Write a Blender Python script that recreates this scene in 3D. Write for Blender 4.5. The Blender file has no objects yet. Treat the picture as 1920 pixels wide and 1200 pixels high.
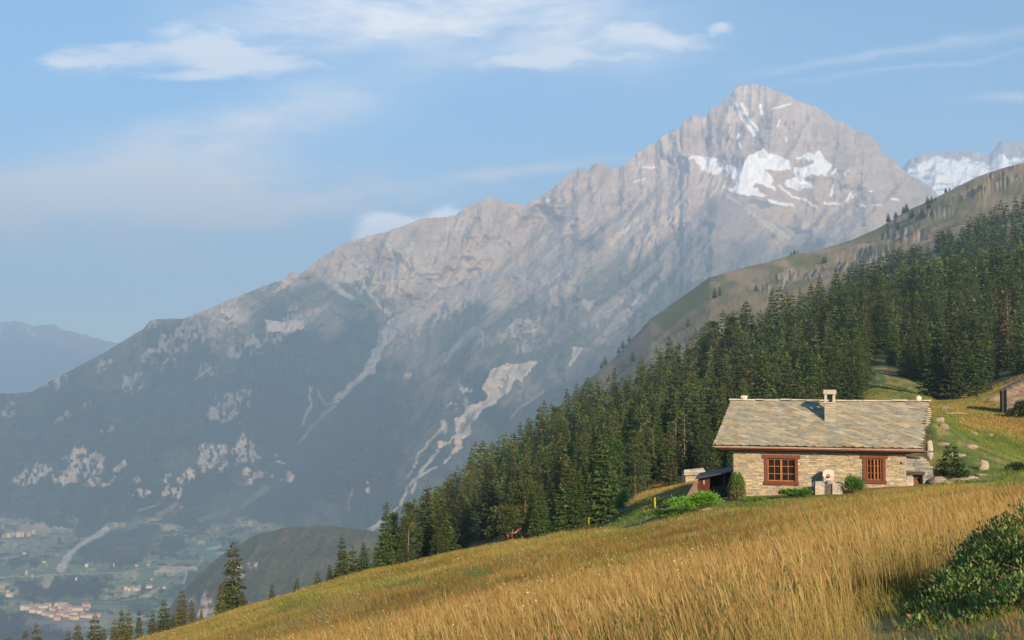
import bpy, math, random
import numpy as np
from mathutils import Vector
R = math.radians
rng = np.random.default_rng(7)
random.seed(7)
sc = bpy.context.scene
COL = sc.collection

# ------------------------------------------------------------------ camera
F = 2059.0                      # focal length in photo pixels (1920 wide)
PITCH = math.atan(90.0 / F)     # horizon lies 90 px under the picture's centre
CP, SP = math.cos(PITCH), math.sin(PITCH)
cam_d = bpy.data.cameras.new("camera")
cam = bpy.data.objects.new("camera", cam_d)
COL.objects.link(cam)
cam_d.sensor_width = 36.0
cam_d.lens = 36.0 * F / 1920.0
cam_d.clip_start = 0.2
cam_d.clip_end = 60000
cam.rotation_euler = (math.pi / 2 + PITCH, 0, 0)
sc.camera = cam

# ------------------------------------------------------------------ light and exposure
SUN_EL, SUN_AZ = R(23), R(158)          # azimuth clockwise from the view direction (+Y)
world = bpy.data.worlds.new("World")
sc.world = world
world.use_nodes = True
sun_d = bpy.data.lights.new("sun", "SUN")
sun_d.energy = 4.9
sun_d.angle = R(0.5)
sun_d.color = (1.0, 0.78, 0.54)
sun = bpy.data.objects.new("sun", sun_d)
COL.objects.link(sun)
sv = Vector((math.sin(SUN_AZ) * math.cos(SUN_EL), math.cos(SUN_AZ) * math.cos(SUN_EL), math.sin(SUN_EL)))
sun.rotation_euler = sv.to_track_quat('Z', 'Y').to_euler()
sun.location = (40, -60, 60)
SKY_STRENGTH = 0.118
sc.view_settings.view_transform = 'Standard'
sc.view_settings.look = 'None'
sc.view_settings.gamma = 1
sc.view_settings.exposure = 0.55
sc.cycles.use_denoising = True
sc.cycles.max_bounces = 5
sc.cycles.diffuse_bounces = 2
sc.cycles.glossy_bounces = 2
sc.cycles.transmission_bounces = 3
sc.cycles.transparent_max_bounces = 4
sc.cycles.volume_bounces = 1

# ------------------------------------------------------------------ pixel <-> world helpers (for measuring)
def e_of(py):                      # z / Y of a picture row
    zc = (600.0 - np.asarray(py, float)) / F
    return (SP + CP * zc) / (CP - SP * zc)
def a_of(px, py):                  # x / Y of a picture point
    zc = (600.0 - np.asarray(py, float)) / F
    return ((np.asarray(px, float) - 960.0) / F) / (CP - SP * zc)
def P(px, py, Y):
    return (float(a_of(px, py)) * Y, Y, float(e_of(py)) * Y)
def pix(x, y, z):
    d = CP * y + SP * z
    return 960 + F * x / d, 600 - F * (CP * z - SP * y) / d

# ------------------------------------------------------------------ numpy noise
def _h(ix, iy, s):
    n = (ix.astype(np.int64) * 374761393 + iy.astype(np.int64) * 668265263 + s * 974634777) & 0xffffffff
    n = ((n ^ (n >> 13)) * 1274126177) & 0xffffffff
    n = (n ^ (n >> 16)) & 0xffffffff
    return n / 4294967295.0
def vn(x, y, s=0):
    x = np.asarray(x, float); y = np.asarray(y, float)
    ix = np.floor(x); iy = np.floor(y)
    fx = x - ix; fy = y - iy
    fx = fx * fx * fx * (fx * (fx * 6 - 15) + 10); fy = fy * fy * fy * (fy * (fy * 6 - 15) + 10)
    a = _h(ix, iy, s); b = _h(ix + 1, iy, s); c = _h(ix, iy + 1, s); d = _h(ix + 1, iy + 1, s)
    return (a * (1 - fx) + b * fx) * (1 - fy) + (c * (1 - fx) + d * fx) * fy
def fbm(x, y, s=0, o=4, g=0.5):
    t = 0; w = 1; n = 0
    for k in range(o):
        t = t + w * vn(x * 2 ** k + 17.3 * k, y * 2 ** k - 9.1 * k, s + k); n += w; w *= g
    return t / n
def ridge(x, y, s=0, o=4, g=0.5):
    t = 0; w = 1; n = 0
    for k in range(o):
        t = t + w * (1 - np.abs(2 * vn(x * 2 ** k + 5.7 * k, y * 2 ** k + 3.3 * k, s + k) - 1)); n += w; w *= g
    return t / n
def ss(a, b, x):
    t = np.clip((np.asarray(x, float) - a) / (b - a), 0, 1)
    return t * t * (3 - 2 * t)

# ------------------------------------------------------------------ mesh helpers
def tag(o, label=None, cat=None, group=None, kind=None):
    if label: o["label"] = label
    if cat: o["category"] = cat
    if group: o["group"] = group
    if kind: o["kind"] = kind
    return o
def mesh_np(name, V, Fc, mat, cols=None, smooth=False):
    V = np.asarray(V, np.float32); Fc = np.asarray(Fc, np.int32)
    m = bpy.data.meshes.new(name)
    m.vertices.add(len(V)); m.vertices.foreach_set("co", V.ravel())
    k = Fc.shape[1]
    m.loops.add(Fc.size); m.loops.foreach_set("vertex_index", Fc.ravel())
    m.polygons.add(len(Fc))
    m.polygons.foreach_set("loop_start", np.arange(0, Fc.size, k, dtype=np.int32))
    m.polygons.foreach_set("loop_total", np.full(len(Fc), k, np.int32))
    if smooth: m.polygons.foreach_set("use_smooth", np.ones(len(Fc), bool))
    if cols is not None:
        at = m.color_attributes.new("col", 'FLOAT_COLOR', 'POINT')
        c = np.ones((len(V), 4), np.float32); c[:, :3] = cols
        at.data.foreach_set("color", c.ravel())
    m.update(calc_edges=True)
    m.materials.append(mat)
    return m
def link(name, me, parent=None):
    o = bpy.data.objects.new(name, me); COL.objects.link(o)
    if parent: o.parent = parent
    return o
def obj(name, V, Fc, mat, cols=None, parent=None, smooth=False):
    return link(name, mesh_np(name, V, Fc, mat, cols, smooth), parent)
def thing(name, label, cat, loc=(0, 0, 0), rz=0, group=None):
    o = bpy.data.objects.new(name, None); COL.objects.link(o)
    o.empty_display_size = 0.3
    o.location = loc; o.rotation_euler = (0, 0, rz)
    return tag(o, label, cat, group)

class MB:                                     # collects boxes / prisms with a colour each
    def __init__(s): s.v = []; s.f = []; s.c = []
    def quadbox(s, lo, hi, c=(1, 1, 1)):      # lo, hi: 4 corners each, counter-clockwise seen from hi
        n = len(s.v); s.v += [tuple(p) for p in lo] + [tuple(p) for p in hi]; s.c += [c] * 8
        s.f += [(n+3, n+2, n+1, n), (n+4, n+5, n+6, n+7), (n, n+1, n+5, n+4), (n+1, n+2, n+6, n+5), (n+2, n+3, n+7, n+6), (n+3, n, n+4, n+7)]
    def box(s, x0, x1, y0, y1, z0, z1, c=(1, 1, 1), j=0.0):
        q = lambda: random.uniform(-j, j)
        lo = [(x0+q(), y0+q(), z0+q()), (x1+q(), y0+q(), z0+q()), (x1+q(), y1+q(), z0+q()), (x0+q(), y1+q(), z0+q())]
        hi = [(x0+q(), y0+q(), z1+q()), (x1+q(), y0+q(), z1+q()), (x1+q(), y1+q(), z1+q()), (x0+q(), y1+q(), z1+q())]
        s.quadbox(lo, hi, c)
    def tube(s, pts, rad, n=6, c=(1, 1, 1)):
        rings = []
        for i, p in enumerate(pts):
            p = Vector(p); a = Vector(pts[max(i-1, 0)]); b = Vector(pts[min(i+1, len(pts)-1)])
            d = (b - a).normalized(); u = d.orthogonal().normalized() if abs(d.z) < .95 else Vector((1, 0, 0)); u = (u - d * u.dot(d)).normalized(); w = d.cross(u)
            r = rad[i] if hasattr(rad, '__len__') else rad
            k = len(s.v)
            for j in range(n):
                t = 2 * math.pi * j / n; q = p + u * math.cos(t) * r + w * math.sin(t) * r
                s.v.append(tuple(q)); s.c.append(c)
            rings.append(k)
        for a, b in zip(rings, rings[1:]):
            for j in range(n): s.f.append((a+j, a+(j+1) % n, b+(j+1) % n, b+j))
        for k, rev in ((rings[0], 1), (rings[-1], 0)):
            s.v.append(tuple(np.mean(s.v[k:k+n], axis=0))); s.c.append(c); m = len(s.v) - 1
            for j in range(n):
                t = (m, k+j, k+(j+1) % n, m); s.f.append(t if not rev else t[::-1])
    def lathe(s, cx, cy, prof, n=14, c=(1, 1, 1)):
        rings = []
        for r, z in prof:
            k = len(s.v); rings.append(k)
            for j in range(n):
                t = 2 * math.pi * j / n; s.v.append((cx + r * math.cos(t), cy + r * math.sin(t), z)); s.c.append(c)
        for a, b in zip(rings, rings[1:]):
            for j in range(n): s.f.append((a+j, a+(j+1) % n, b+(j+1) % n, b+j))
    def build(s, name, mat, parent=None, smooth=False):
        me = bpy.data.meshes.new(name)
        fs = [tuple(dict.fromkeys(f)) for f in s.f]
        me.from_pydata(s.v, [], fs)
        at = me.color_attributes.new("col", 'FLOAT_COLOR', 'POINT')
        c = np.ones((len(s.v), 4), np.float32); c[:, :3] = np.asarray(s.c)
        at.data.foreach_set("color", c.ravel())
        if smooth: me.polygons.foreach_set("use_smooth", np.ones(len(fs), bool))
        me.materials.append(mat); me.update()
        return link(name, me, parent)

# ------------------------------------------------------------------ materials
def mat(name, base=None, rough=0.9, noise=0.0, nscale=5.0, bump=0.0, bscale=20.0, bdist=0.02, trans=0.0, metal=0.0, spec=0.3, stretch=None, rand=0.0):
    m = bpy.data.materials.new(name); m.use_nodes = True
    nt = m.node_tree; N = nt.nodes; L = nt.links
    bs = N["Principled BSDF"]
    bs.inputs["Roughness"].default_value = rough
    bs.inputs["Metallic"].default_value = metal
    bs.inputs["Specular IOR Level"].default_value = spec
    if base is None:
        at = N.new("ShaderNodeAttribute"); at.attribute_name = "col"; src = at.outputs["Color"]
    else:
        rgb = N.new("ShaderNodeRGB"); rgb.outputs[0].default_value = (*base, 1); src = rgb.outputs[0]
    tc = N.new("ShaderNodeTexCoord"); co = tc.outputs["Object"]
    if stretch:
        mp = N.new("ShaderNodeMapping"); mp.inputs["Scale"].default_value = stretch; L.new(co, mp.inputs[0]); co = mp.outputs[0]
    if noise:
        nz = N.new("ShaderNodeTexNoise"); nz.inputs["Scale"].default_value = nscale; nz.inputs["Detail"].default_value = 6
        nz.inputs["Roughness"].default_value = 0.65
        L.new(co, nz.inputs["Vector"])
        mr = N.new("ShaderNodeMapRange"); mr.inputs[1].default_value = 0.25; mr.inputs[2].default_value = 0.75
        mr.inputs[3].default_value = 1 - noise; mr.inputs[4].default_value = 1 + noise; L.new(nz.outputs["Fac"], mr.inputs[0])
        mx = N.new("ShaderNodeVectorMath"); mx.operation = 'SCALE'; L.new(src, mx.inputs[0]); L.new(mr.outputs[0], mx.inputs["Scale"]); src = mx.outputs[0]
    if rand:
        oi = N.new("ShaderNodeObjectInfo")
        mr = N.new("ShaderNodeMapRange"); mr.inputs[3].default_value = 1 - rand; mr.inputs[4].default_value = 1 + rand; L.new(oi.outputs["Random"], mr.inputs[0])
        mx = N.new("ShaderNodeVectorMath"); mx.operation = 'SCALE'; L.new(src, mx.inputs[0]); L.new(mr.outputs[0], mx.inputs["Scale"]); src = mx.outputs[0]
    L.new(src, bs.inputs["Base Color"])
    if bump:
        nb = N.new("ShaderNodeTexNoise"); nb.inputs["Scale"].default_value = bscale; nb.inputs["Detail"].default_value = 5
        L.new(co, nb.inputs["Vector"])
        bp = N.new("ShaderNodeBump"); bp.inputs["Strength"].default_value = bump; bp.inputs["Distance"].default_value = bdist
        L.new(nb.outputs["Fac"], bp.inputs["Height"]); L.new(bp.outputs[0], bs.inputs["Normal"])
    if trans:
        tr = N.new("ShaderNodeBsdfTranslucent"); L.new(src, tr.inputs[0])
        mixs = N.new("ShaderNodeMixShader"); mixs.inputs[0].default_value = trans
        L.new(bs.outputs[0], mixs.inputs[1]); L.new(tr.outputs[0], mixs.inputs[2])
        L.new(mixs.outputs[0], N["Material Output"].inputs[0])
    return m
M_ground = mat("meadow_ground", noise=0.35, nscale=0.8, bump=0.5, bscale=1.5, bdist=0.15)
M_mount = mat("mountain_rock", noise=0.22, nscale=0.02, bump=0.9, bscale=0.035, bdist=14, spec=0.0)
M_ridge = mat("ridge_slope", noise=0.25, nscale=0.06, bump=0.9, bscale=0.12, bdist=3, spec=0.05)
M_fol = mat("needles", rough=0.75, trans=0.15, spec=0.2, rand=0.22)
M_fols = mat("needles_far", rough=0.8, spec=0.15)
M_bark = mat("bark", noise=0.3, nscale=6, bump=0.6, bscale=12)
M_grass = mat("grass_blades", rough=0.7, trans=0.3, spec=0.25)
M_leaf = mat("leaves", rough=0.55, trans=0.25, spec=0.4)
M_stone = mat("wall_stone", noise=0.28, nscale=7, bump=0.7, bscale=25, bdist=0.02, stretch=(1, 1, 3))
M_slab = mat("roof_slab", noise=0.25, nscale=5, bump=0.5, bscale=14, bdist=0.02, rough=0.75)
M_rock = mat("rock", noise=0.35, nscale=4, bump=0.9, bscale=7, bdist=0.06)
M_paint = mat("painted_wood", noise=0.22, nscale=6, bump=0.3, bscale=30, bdist=0.004, rough=0.6, stretch=(1, 1, 1))
M_glass = mat("window_glass", base=(0.012, 0.014, 0.016), rough=0.06, spec=0.5)
M_plain = mat("painted_wall", noise=0.12, nscale=0.3)
# ------------------------------------------------------------------ ground: heights from measured profile curves
AX = np.linspace(-1.1, 1.1, 881)
def curve(pts):
    px = np.array([p[0] for p in pts], float); py = np.array([p[1] for p in pts], float)
    return np.interp(AX, a_of(px, py), e_of(py))
def smooth(v, n):
    k = np.exp(-np.linspace(-2, 2, 2 * n + 1) ** 2); k /= k.sum()
    return np.convolve(np.pad(v, n, mode='edge'), k, mode='valid')
prof = [
 (4.0, [(-900,2600),(0,1900),(960,1560),(1500,1380),(1920,1240),(2800,1050)]),
 (6.5, [(-900,2000),(0,1600),(960,1335),(1500,1205),(1750,1150),(1920,1115),(2800,950)]),
 (15, [(-900,1700),(0,1400),(500,1292),(960,1182),(1400,1090),(1700,1030),(1920,1000),(2800,880)]),
 (35, [(-900,1600),(0,1330),(500,1205),(960,1090),(1400,990),(1700,940),(1920,908),(2800,800)]),
 (50, [(-900,1550),(0,1300),(400,1188),(700,1095),(960,1040),(1150,1000),(1270,962),(1376,937),(1500,926),(1700,908),(1800,896),(1920,882),(2800,760)]),
 (62, [(-900,1530),(0,1290),(400,1165),(700,1075),(960,1026),(1130,992),(1210,948),(1290,918),(1376,912),(1500,900),(1640,850),(1750,785),(1800,812),(1850,836),(1920,866),(2800,740)]),
 (80, [(-900,1500),(0,1290),(330,1192),(430,1152),(600,1098),(850,1040),(1000,1016),(1130,988),(1200,940),(1290,914),(1376,902),(1500,880),(1700,815),(1750,792),(1800,800),(1850,815),(1920,832),(2800,700)]),
 (120, [(-900,1600),(0,1420),(330,1300),(600,1160),(850,1070),(1000,1022),(1130,972),(1200,918),(1290,896),(1376,880),(1500,850),(1640,790),(1700,776),(1800,764),(1920,757),(2800,640)]),
 (180, [(-900,1700),(0,1550),(330,1420),(600,1220),(700,1110),(850,1022),(1000,940),(1150,880),(1300,820),(1500,772),(1600,735),(1640,722),(1700,728),(1760,748),(1830,740),(1920,705),(2800,560)]),
 (260, [(-900,1800),(300,1550),(600,1300),(700,1110),(850,975),(1000,885),(1150,822),(1300,748),(1500,690),(1640,650),(1800,640),(1920,620),(2800,450)]),
 (350, [(-900,1900),(300,1650),(600,1350),(700,1120),(850,950),(1000,842),(1150,778),(1300,690),(1500,612),(1600,580),(1700,560),(1920,530),(2800,350)]),
 (500, [(-900,1900),(300,1700),(700,1350),(1000,1010),(1300,820),(1500,710),(1700,600),(1920,520),(2800,280)]),
 (760, [(-900,1900),(300,1700),(700,1400),(1000,1020),(1200,850),(1400,700),(1500,600),(1600,520),(1700,478),(1800,440),(1920,402),(2800,240)]),
 (1000, [(-900,1800),(300,1600),(700,1330),(1050,840),(1150,752),(1220,672),(1330,590),(1400,560),(1500,530),(1600,497),(1700,452),(1800,408),(1920,362),(2800,160)]),
 (1300, [(-900,1700),(300,1500),(700,1250),(900,900),(1050,762),(1100,714),(1150,672),(1220,600),(1330,524),(1400,505),(1470,488),(1540,470),(1600,453),(1650,432),(1700,398),(1750,375),(1785,358),(1830,335),(1880,318),(1920,308),(2800,60)]),
 (1700, [(-900,1600),(300,1450),(700,1300),(1050,980),(1300,780),(1500,640),(1700,520),(1920,420),(2800,180)]),
 (2600, [(-900,1400),(300,1300),(1050,1180),(1500,1100),(1920,900),(2800,600)]),
]
PY_ = np.array([p[0] for p in prof], float)
PE = np.array([smooth(curve(p[1]), 3 if p[0] < 1000 else 1) * p[0] for p in prof])   # heights, m
LY = np.log(PY_)
PS = np.gradient(PE, axis=0) / np.gradient(LY)[:, None]
PS = np.vstack([(PE[1:2] - PE[0:1]) / (LY[1] - LY[0]),
                [((PE[i+1]-PE[i])/(LY[i+1]-LY[i])*(LY[i]-LY[i-1]) + (PE[i]-PE[i-1])/(LY[i]-LY[i-1])*(LY[i+1]-LY[i]))/(LY[i+1]-LY[i-1]) for i in range(1, len(LY)-1)],
                (PE[-1:] - PE[-2:-1]) / (LY[-1] - LY[-2])])
def _bil(T, i, a):
    f = np.clip((a - AX[0]) / (AX[1] - AX[0]), 0, len(AX) - 1.001); j = f.astype(int); t = f - j
    return T[i, j] * (1 - t) + T[i, j+1] * t
def gz(x, y, bumps=True):
    x = np.atleast_1d(np.asarray(x, float)); y = np.atleast_1d(np.asarray(y, float))
    yy = np.maximum(y, 4.0); a = np.clip(x / yy, -1.09, 1.09); ly = np.log(yy)
    i = np.clip(np.searchsorted(LY, ly) - 1, 0, len(LY) - 2); h = LY[i+1] - LY[i]; t = np.clip((ly - LY[i]) / h, 0, 1)
    p0 = _bil(PE, i, a); p1 = _bil(PE, i+1, a); m0 = _bil(PS, i, a) * h; m1 = _bil(PS, i+1, a) * h
    dl = p1 - p0                                    # limit the slopes: no overshoot
    lim = lambda m: np.where(m * dl <= 0, m * 0.15, np.sign(dl) * np.minimum(np.abs(m), 3 * np.abs(dl)))
    m0, m1 = lim(m0), lim(m1)
    z = (2*t**3 - 3*t**2 + 1) * p0 + (t**3 - 2*t**2 + t) * m0 + (-2*t**3 + 3*t**2) * p1 + (t**3 - t**2) * m1
    near = ss(6, 1, y)
    z = z * (1 - near) + (-1.62 + 0.30 * x) * near
    if bumps:
        z = z + (fbm(x / 3.2, y / 3.2, 3, 3) - .5) * 0.28 * ss(5, 20, yy) + (fbm(x / 14, y / 14, 9, 3) - .5) * 0.9 * ss(25, 60, yy) * (1 - hmask(x, y))
        z = z + (fbm(x / 60, y / 60, 5, 4) - .5) * 8 * ss(400, 900, yy) * ss(1350, 1150, yy)
        z = z + (ridge(x / 130 + y / 400, y / 170, 15, 4) - .8) * 26 * ss(700, 950, yy) * ss(1290, 1150, yy)
    return z
def hmask(x, y):                                     # keeps the yard round the cabin even
    return np.exp(-(((x - 14) / 9) ** 2 + ((y - 52) / 7) ** 2))
def g1(x, y): return float(gz(x, y)[0])

def greenness(x, y, z=None):                         # where the grass is green instead of straw
    if z is None: z = gz(x, y)
    px, py = pix(x, y, z)
    g = 0.30 * fbm(x / 9, y / 9, 21, 3) + 0.15 * fbm(x / 1.7, y / 1.7, 25, 2) - 0.11
    E = lambda cx, cy, rx, ry, s=1.0: s * np.exp(-(((px - cx) / rx) ** 2 + ((py - cy) / ry) ** 2) ** 2)
    for q in [(895,1077,30,7,.9),(1400,945,60,14,.8),(1480,932,60,9,.9),(1300,945,60,15,.8),(1250,965,60,14,.5),(1170,975,45,22,.8),(1800,860,80,45,.9),(1870,880,80,36,.95),(1840,828,60,24,.9),(1770,800,40,30,.9),
              (1680,730,60,22,.6),(1640,700,22,40,.9),(1780,740,90,16,.55),(1860,775,60,12,.4),(1900,860,40,40,.7),(560,1130,70,16,.35),(720,1100,120,14,.3),(1150,1010,120,8,.2),(1700,912,60,5,.6),(1760,1160,120,60,.5),
              (1490,1085,70,28,.28),(1560,930,60,7,.7)]:
        g = g + E(*q)
    g = g - 0.5 * np.exp(-(((px - 1215) / 40) ** 2 + ((py - 925) / 14) ** 2)) - .4 * np.exp(-(((px - 1860) / 80) ** 2 + ((py - 800) / 22) ** 2))
    return np.clip(g, 0, 1), px, py

def grid_mesh(name, Xg, Yg, Zg, mat_, cols, smooth=True):
    n, m = Xg.shape
    V = np.stack([Xg, Yg, Zg], -1).reshape(-1, 3)
    i = np.arange(n * m).reshape(n, m)
    Fc = np.stack([i[:-1, :-1], i[:-1, 1:], i[1:, 1:], i[1:, :-1]], -1).reshape(-1, 4)
    return obj(name, V, Fc, mat_, cols.reshape(-1, 3), smooth=smooth)

def lerp3(a, b, t): return a[..., None, :] * 0 + 0
def mixc(c, col, w): return c * (1 - w[..., None]) + np.asarray(col) * w[..., None]

# sheet 1: meadow and forest floor and the grassy ridge behind (one continuous ground)
ys = np.concatenate([np.linspace(-60, 2, 14), np.exp(np.linspace(math.log(2.5), math.log(400), 300)), np.exp(np.linspace(math.log(404), math.log(2600), 190))])
As = np.concatenate([np.linspace(-1.05, -.46, 100), np.linspace(-.458, .50, 1150), np.linspace(.503, 1.05, 110)])
AA, YY = np.meshgrid(As, ys)
XX = AA * np.maximum(np.abs(YY), 30) * np.where(YY < 30, 1, 1) if False else AA * np.maximum(YY, 30 + 0 * YY)
ZZ = gz(XX.ravel(), YY.ravel()).reshape(XX.shape)
gr, gpx, gpy = greenness(XX.ravel(), np.maximum(YY.ravel(), 3), ZZ.ravel())
gr = gr.reshape(XX.shape); gpx = gpx.reshape(XX.shape); gpy = gpy.reshape(XX.shape)
c = np.zeros(XX.shape + (3,)) + np.array((.30, .19, .06))
c = mixc(c, (.085, .115, .022), gr)
c = mixc(c, (.06, .07, .025), ss(130, 170, YY) * ss(.5, .2, gr) * .85)            # forest floor
bn = fbm(XX / 1.1, YY / 1.1, 47, 4); c = mixc(c, (.045, .07, .014), gr * ss(.50, .62, bn) * ss(30, 45, YY) * .8); c = mixc(c, (.26, .20, .08), gr * ss(.46, .36, bn) * ss(30, 45, YY) * .7)
# the grassy ridge
w = ss(560, 800, YY)
gn = fbm(XX / 90, YY / 90, 41, 5); gn2 = fbm(XX / 22, ZZ / 22, 44, 4)
rc = mixc(np.zeros(XX.shape + (3,)) + np.array((.22, .165, .095)), (.125, .13, .05), ss(.52, .68, gn))
rc = mixc(rc, (.13, .115, .06), ss(.50, .58, fbm(gpx / 6, gpy / 4, 49, 5, .65)) * .65)
rc = mixc(rc, (.30, .22, .15), ss(.50, .64, gn2) * .7)
def blob(px, py, cx, cy, rx, ry, rot=0, sh=1.0):
    if ry < 40 and sh == 1.0: px = px + (fbm(px / 18, py / 18, 71, 3) - .5) * 40; py = py + (fbm(px / 18, py / 18, 73, 3) - .5) * 34
    c_, s_ = math.cos(R(rot)), math.sin(R(rot)); dx, dy = px - cx, -(py - cy)
    u, v = dx * c_ + dy * s_, -dx * s_ + dy * c_
    return ss(1.25, 0.75, np.sqrt((u / rx) ** 2 + (v / ry) ** 2)) * sh
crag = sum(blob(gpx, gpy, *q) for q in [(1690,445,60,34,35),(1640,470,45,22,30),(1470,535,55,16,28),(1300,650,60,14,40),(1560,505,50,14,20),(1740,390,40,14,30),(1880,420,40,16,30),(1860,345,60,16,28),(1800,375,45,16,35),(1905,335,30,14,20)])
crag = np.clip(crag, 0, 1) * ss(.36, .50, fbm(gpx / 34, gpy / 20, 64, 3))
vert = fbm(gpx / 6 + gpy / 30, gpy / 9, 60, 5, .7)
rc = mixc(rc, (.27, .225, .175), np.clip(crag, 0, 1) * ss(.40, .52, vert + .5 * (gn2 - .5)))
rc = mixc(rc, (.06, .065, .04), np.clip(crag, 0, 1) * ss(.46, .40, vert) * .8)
rc = mixc(rc, (.34, .24, .12), ss(.56, .66, fbm((gpx + gpy) / 14, (gpx - gpy) / 60, 61, 3)) * ss(1780, 1860, gpx) * .6)
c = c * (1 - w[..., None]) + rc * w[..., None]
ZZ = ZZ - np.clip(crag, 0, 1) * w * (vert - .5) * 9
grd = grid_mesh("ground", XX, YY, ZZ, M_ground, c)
tag(grd, "straw coloured alpine meadow sloping down to the left, turning into forest floor and grassy ridge", "ground", kind="structure")

# ------------------------------------------------------------------ the great mountain and the valley
def poly_in(px, py, poly):
    poly = np.asarray(poly, float); m = np.zeros(px.shape, bool)
    bb = (px > poly[:, 0].min()) & (px < poly[:, 0].max()) & (py > poly[:, 1].min()) & (py < poly[:, 1].max())
    x = px[bb]; y = py[bb]; r = np.zeros(x.shape, bool)
    n = len(poly)
    for i in range(n):
        x0, y0 = poly[i]; x1, y1 = poly[(i+1) % n]
        if y0 == y1: continue
        cr = ((y0 > y) != (y1 > y)) & (x < (x1 - x0) * (y - y0) / (y1 - y0) + x0)
        r ^= cr
    m[bb] = r
    return m.astype(float)
def dist_line(px, py, pts):
    d = np.full(px.shape, 1e9)
    for (x0, y0), (x1, y1) in zip(pts, pts[1:]):
        L2 = (x1-x0)**2 + (y1-y0)**2; t = np.clip(((px-x0)*(x1-x0) + (py-y0)*(y1-y0)) / L2, 0, 1)
        d = np.minimum(d, np.hypot(px - x0 - t*(x1-x0), py - y0 - t*(y1-y0)))
    return d
def Z8(l): return [(1200 + x / 2.667, 130 + y / 2.667) for x, y in l]
def Z3(l): return [(500 + x / 3, 650 + y / 3) for x, y in l]
def Z2(l): return [(500 + x / 2.743, 330 + y / 2.743) for x, y in l]
sky_pts = [(-700,900),(-300,800),(-100,748),(0,738),(60,735),(100,712),(150,685),(190,664),(230,640),(270,615),(280,603),(293,598),(345,597),(400,575),(450,553),(510,530),(535,522),(547,508),(553,507),(560,516),(600,485),(650,455),(690,443),(720,436),(790,410),(850,404),(872,390),(915,370),(950,380),(985,385),(1020,362),(1050,342),(1060,330),(1073,326),(1085,313),(1100,318),(1112,309),(1135,308),(1160,315),(1175,306),(1190,293),(1215,270),(1228,266),(1240,255),(1252,252),(1265,240),(1275,238),(1280,226),(1288,224),(1300,215),(1312,222),(1325,215),(1335,200),(1350,194),(1365,180),(1385,163),(1410,159),(1440,164),(1480,180),(1495,190),(1520,195),(1545,207),(1560,221),(1588,229),(1600,240),(1625,250),(1640,262),(1655,285),(1672,298),(1700,322),(1730,340),(1755,360),(1790,400),(1850,470),(1920,540),(2300,700),(2700,800)]
GX = np.linspace(-420, 2340, 1380)
NR = 600
sk = np.interp(GX, [p[0] for p in sky_pts], [p[1] for p in sky_pts])
jag = np.interp(GX, [0, 500, 900, 1180, 1340, 1420, 1700, 1760], [1.5, 2.5, 3, 9, 7, 4, 6, 2])
sk_j = (ridge(GX / 22, GX * 0, 80, 3) - .62) * -1.5 * jag
foot = smooth(np.interp(GX, [-400, 0, 300, 420, 520, 700, 1000, 1500, 2300], [990, 985, 1000, 985, 985, 1010, 1060, 1100, 1200]), 12)
foot = foot + (fbm(GX / 60, GX * 0, 83, 3) - .5) * 22
t = np.linspace(0, 1, NR)[:, None]
tv = 0.22
PYg = np.where(t < tv, 1330 + (foot - 1330) * (t / tv), foot + (sk - foot) * ((t - tv) / (1 - tv)))
PXg = np.broadcast_to(GX, PYg.shape)
Fl = -620.0
e = e_of(PYg)
s = np.clip((foot - PYg) / (foot - sk), 0, 1)
PYg = PYg + sk_j * ss(.955, 1, s)
e = e_of(PYg)
Yf = Fl / e_of(foot)
Ysk = np.interp(GX, [-400, 0, 300, 600, 900, 1180, 1400, 1600, 1760, 2300], [4900, 5000, 5500, 6200, 6700, 7200, 7600, 7500, 7100, 7000])
pw = np.interp(GX, [0, 1000, 1400], [1.0, 1.05, 1.15])
Yd = np.where(PYg > foot, Fl / np.minimum(e, -1e-3), Yf + (Ysk - Yf) * s ** pw)
# relief
Yr = 6000.0
q = Yr / F
Xw = (PXg - 960) * q; Zw = (690 - PYg) * q                       # metres at the mountain's distance
wx = (fbm(Xw / 700, Zw / 700, 91, 3) - .5) * 260; wz = (fbm(Xw / 700, Zw / 700, 95, 3) - .5) * 260
def dirn(ang, lu, lv, seed, o=5, f=ridge):                        # noise stretched along a slope direction
    c_, s_ = math.cos(R(ang)), math.sin(R(ang))
    u = (Xw + wx) * c_ + (Zw + wz) * s_; v = -(Xw + wx) * s_ + (Zw + wz) * c_
    return f(u / lu, v / lv, seed, o)
rA = dirn(40, 1500, 430, 101, 6); rB = dirn(84, 900, 340, 111, 6); rC = dirn(-55, 1100, 430, 121, 6)
mPeak = ss(430, 300, PYg) * ss(1050, 1250, PXg)
gullyline = [(1010,420),(930,500),(860,560),(785,600),(733,620),(700,670),(640,740),(560,830),(470,910),(380,975)]
gx_ = np.interp(PYg, [400, 500, 560, 600, 620, 670, 740, 830, 910, 975, 1100], [1050, 930, 860, 785, 733, 700, 640, 560, 470, 380, 300])
mLeft = ss(20, -160, PXg - gx_)
rel = rA * (1 - mPeak) * (1 - mLeft) + rB * np.maximum(mPeak, 0.0) * (1 - mLeft) + (0.5 * rB + 0.5 * rC) * mLeft
fine = dirn(64, 260, 110, 131, 5)
det = (ridge(Xw / 150, Zw / 110, 141, 5) - .62) * -1.0 + (fbm(Xw / 40, Zw / 40, 143, 3) - .5) * .5
amp = ss(0, .15, s) * (1 - .55 * ss(.93, 1, s))
amp = amp * (1 - .55 * np.exp(-(((PXg - 1450) / 130) ** 2 + ((PYg - 335) / 60) ** 2)))
dY = (.62 - rel) * 520 * amp + (.62 - fine) * 140 * amp + det * 115 * amp
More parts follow.
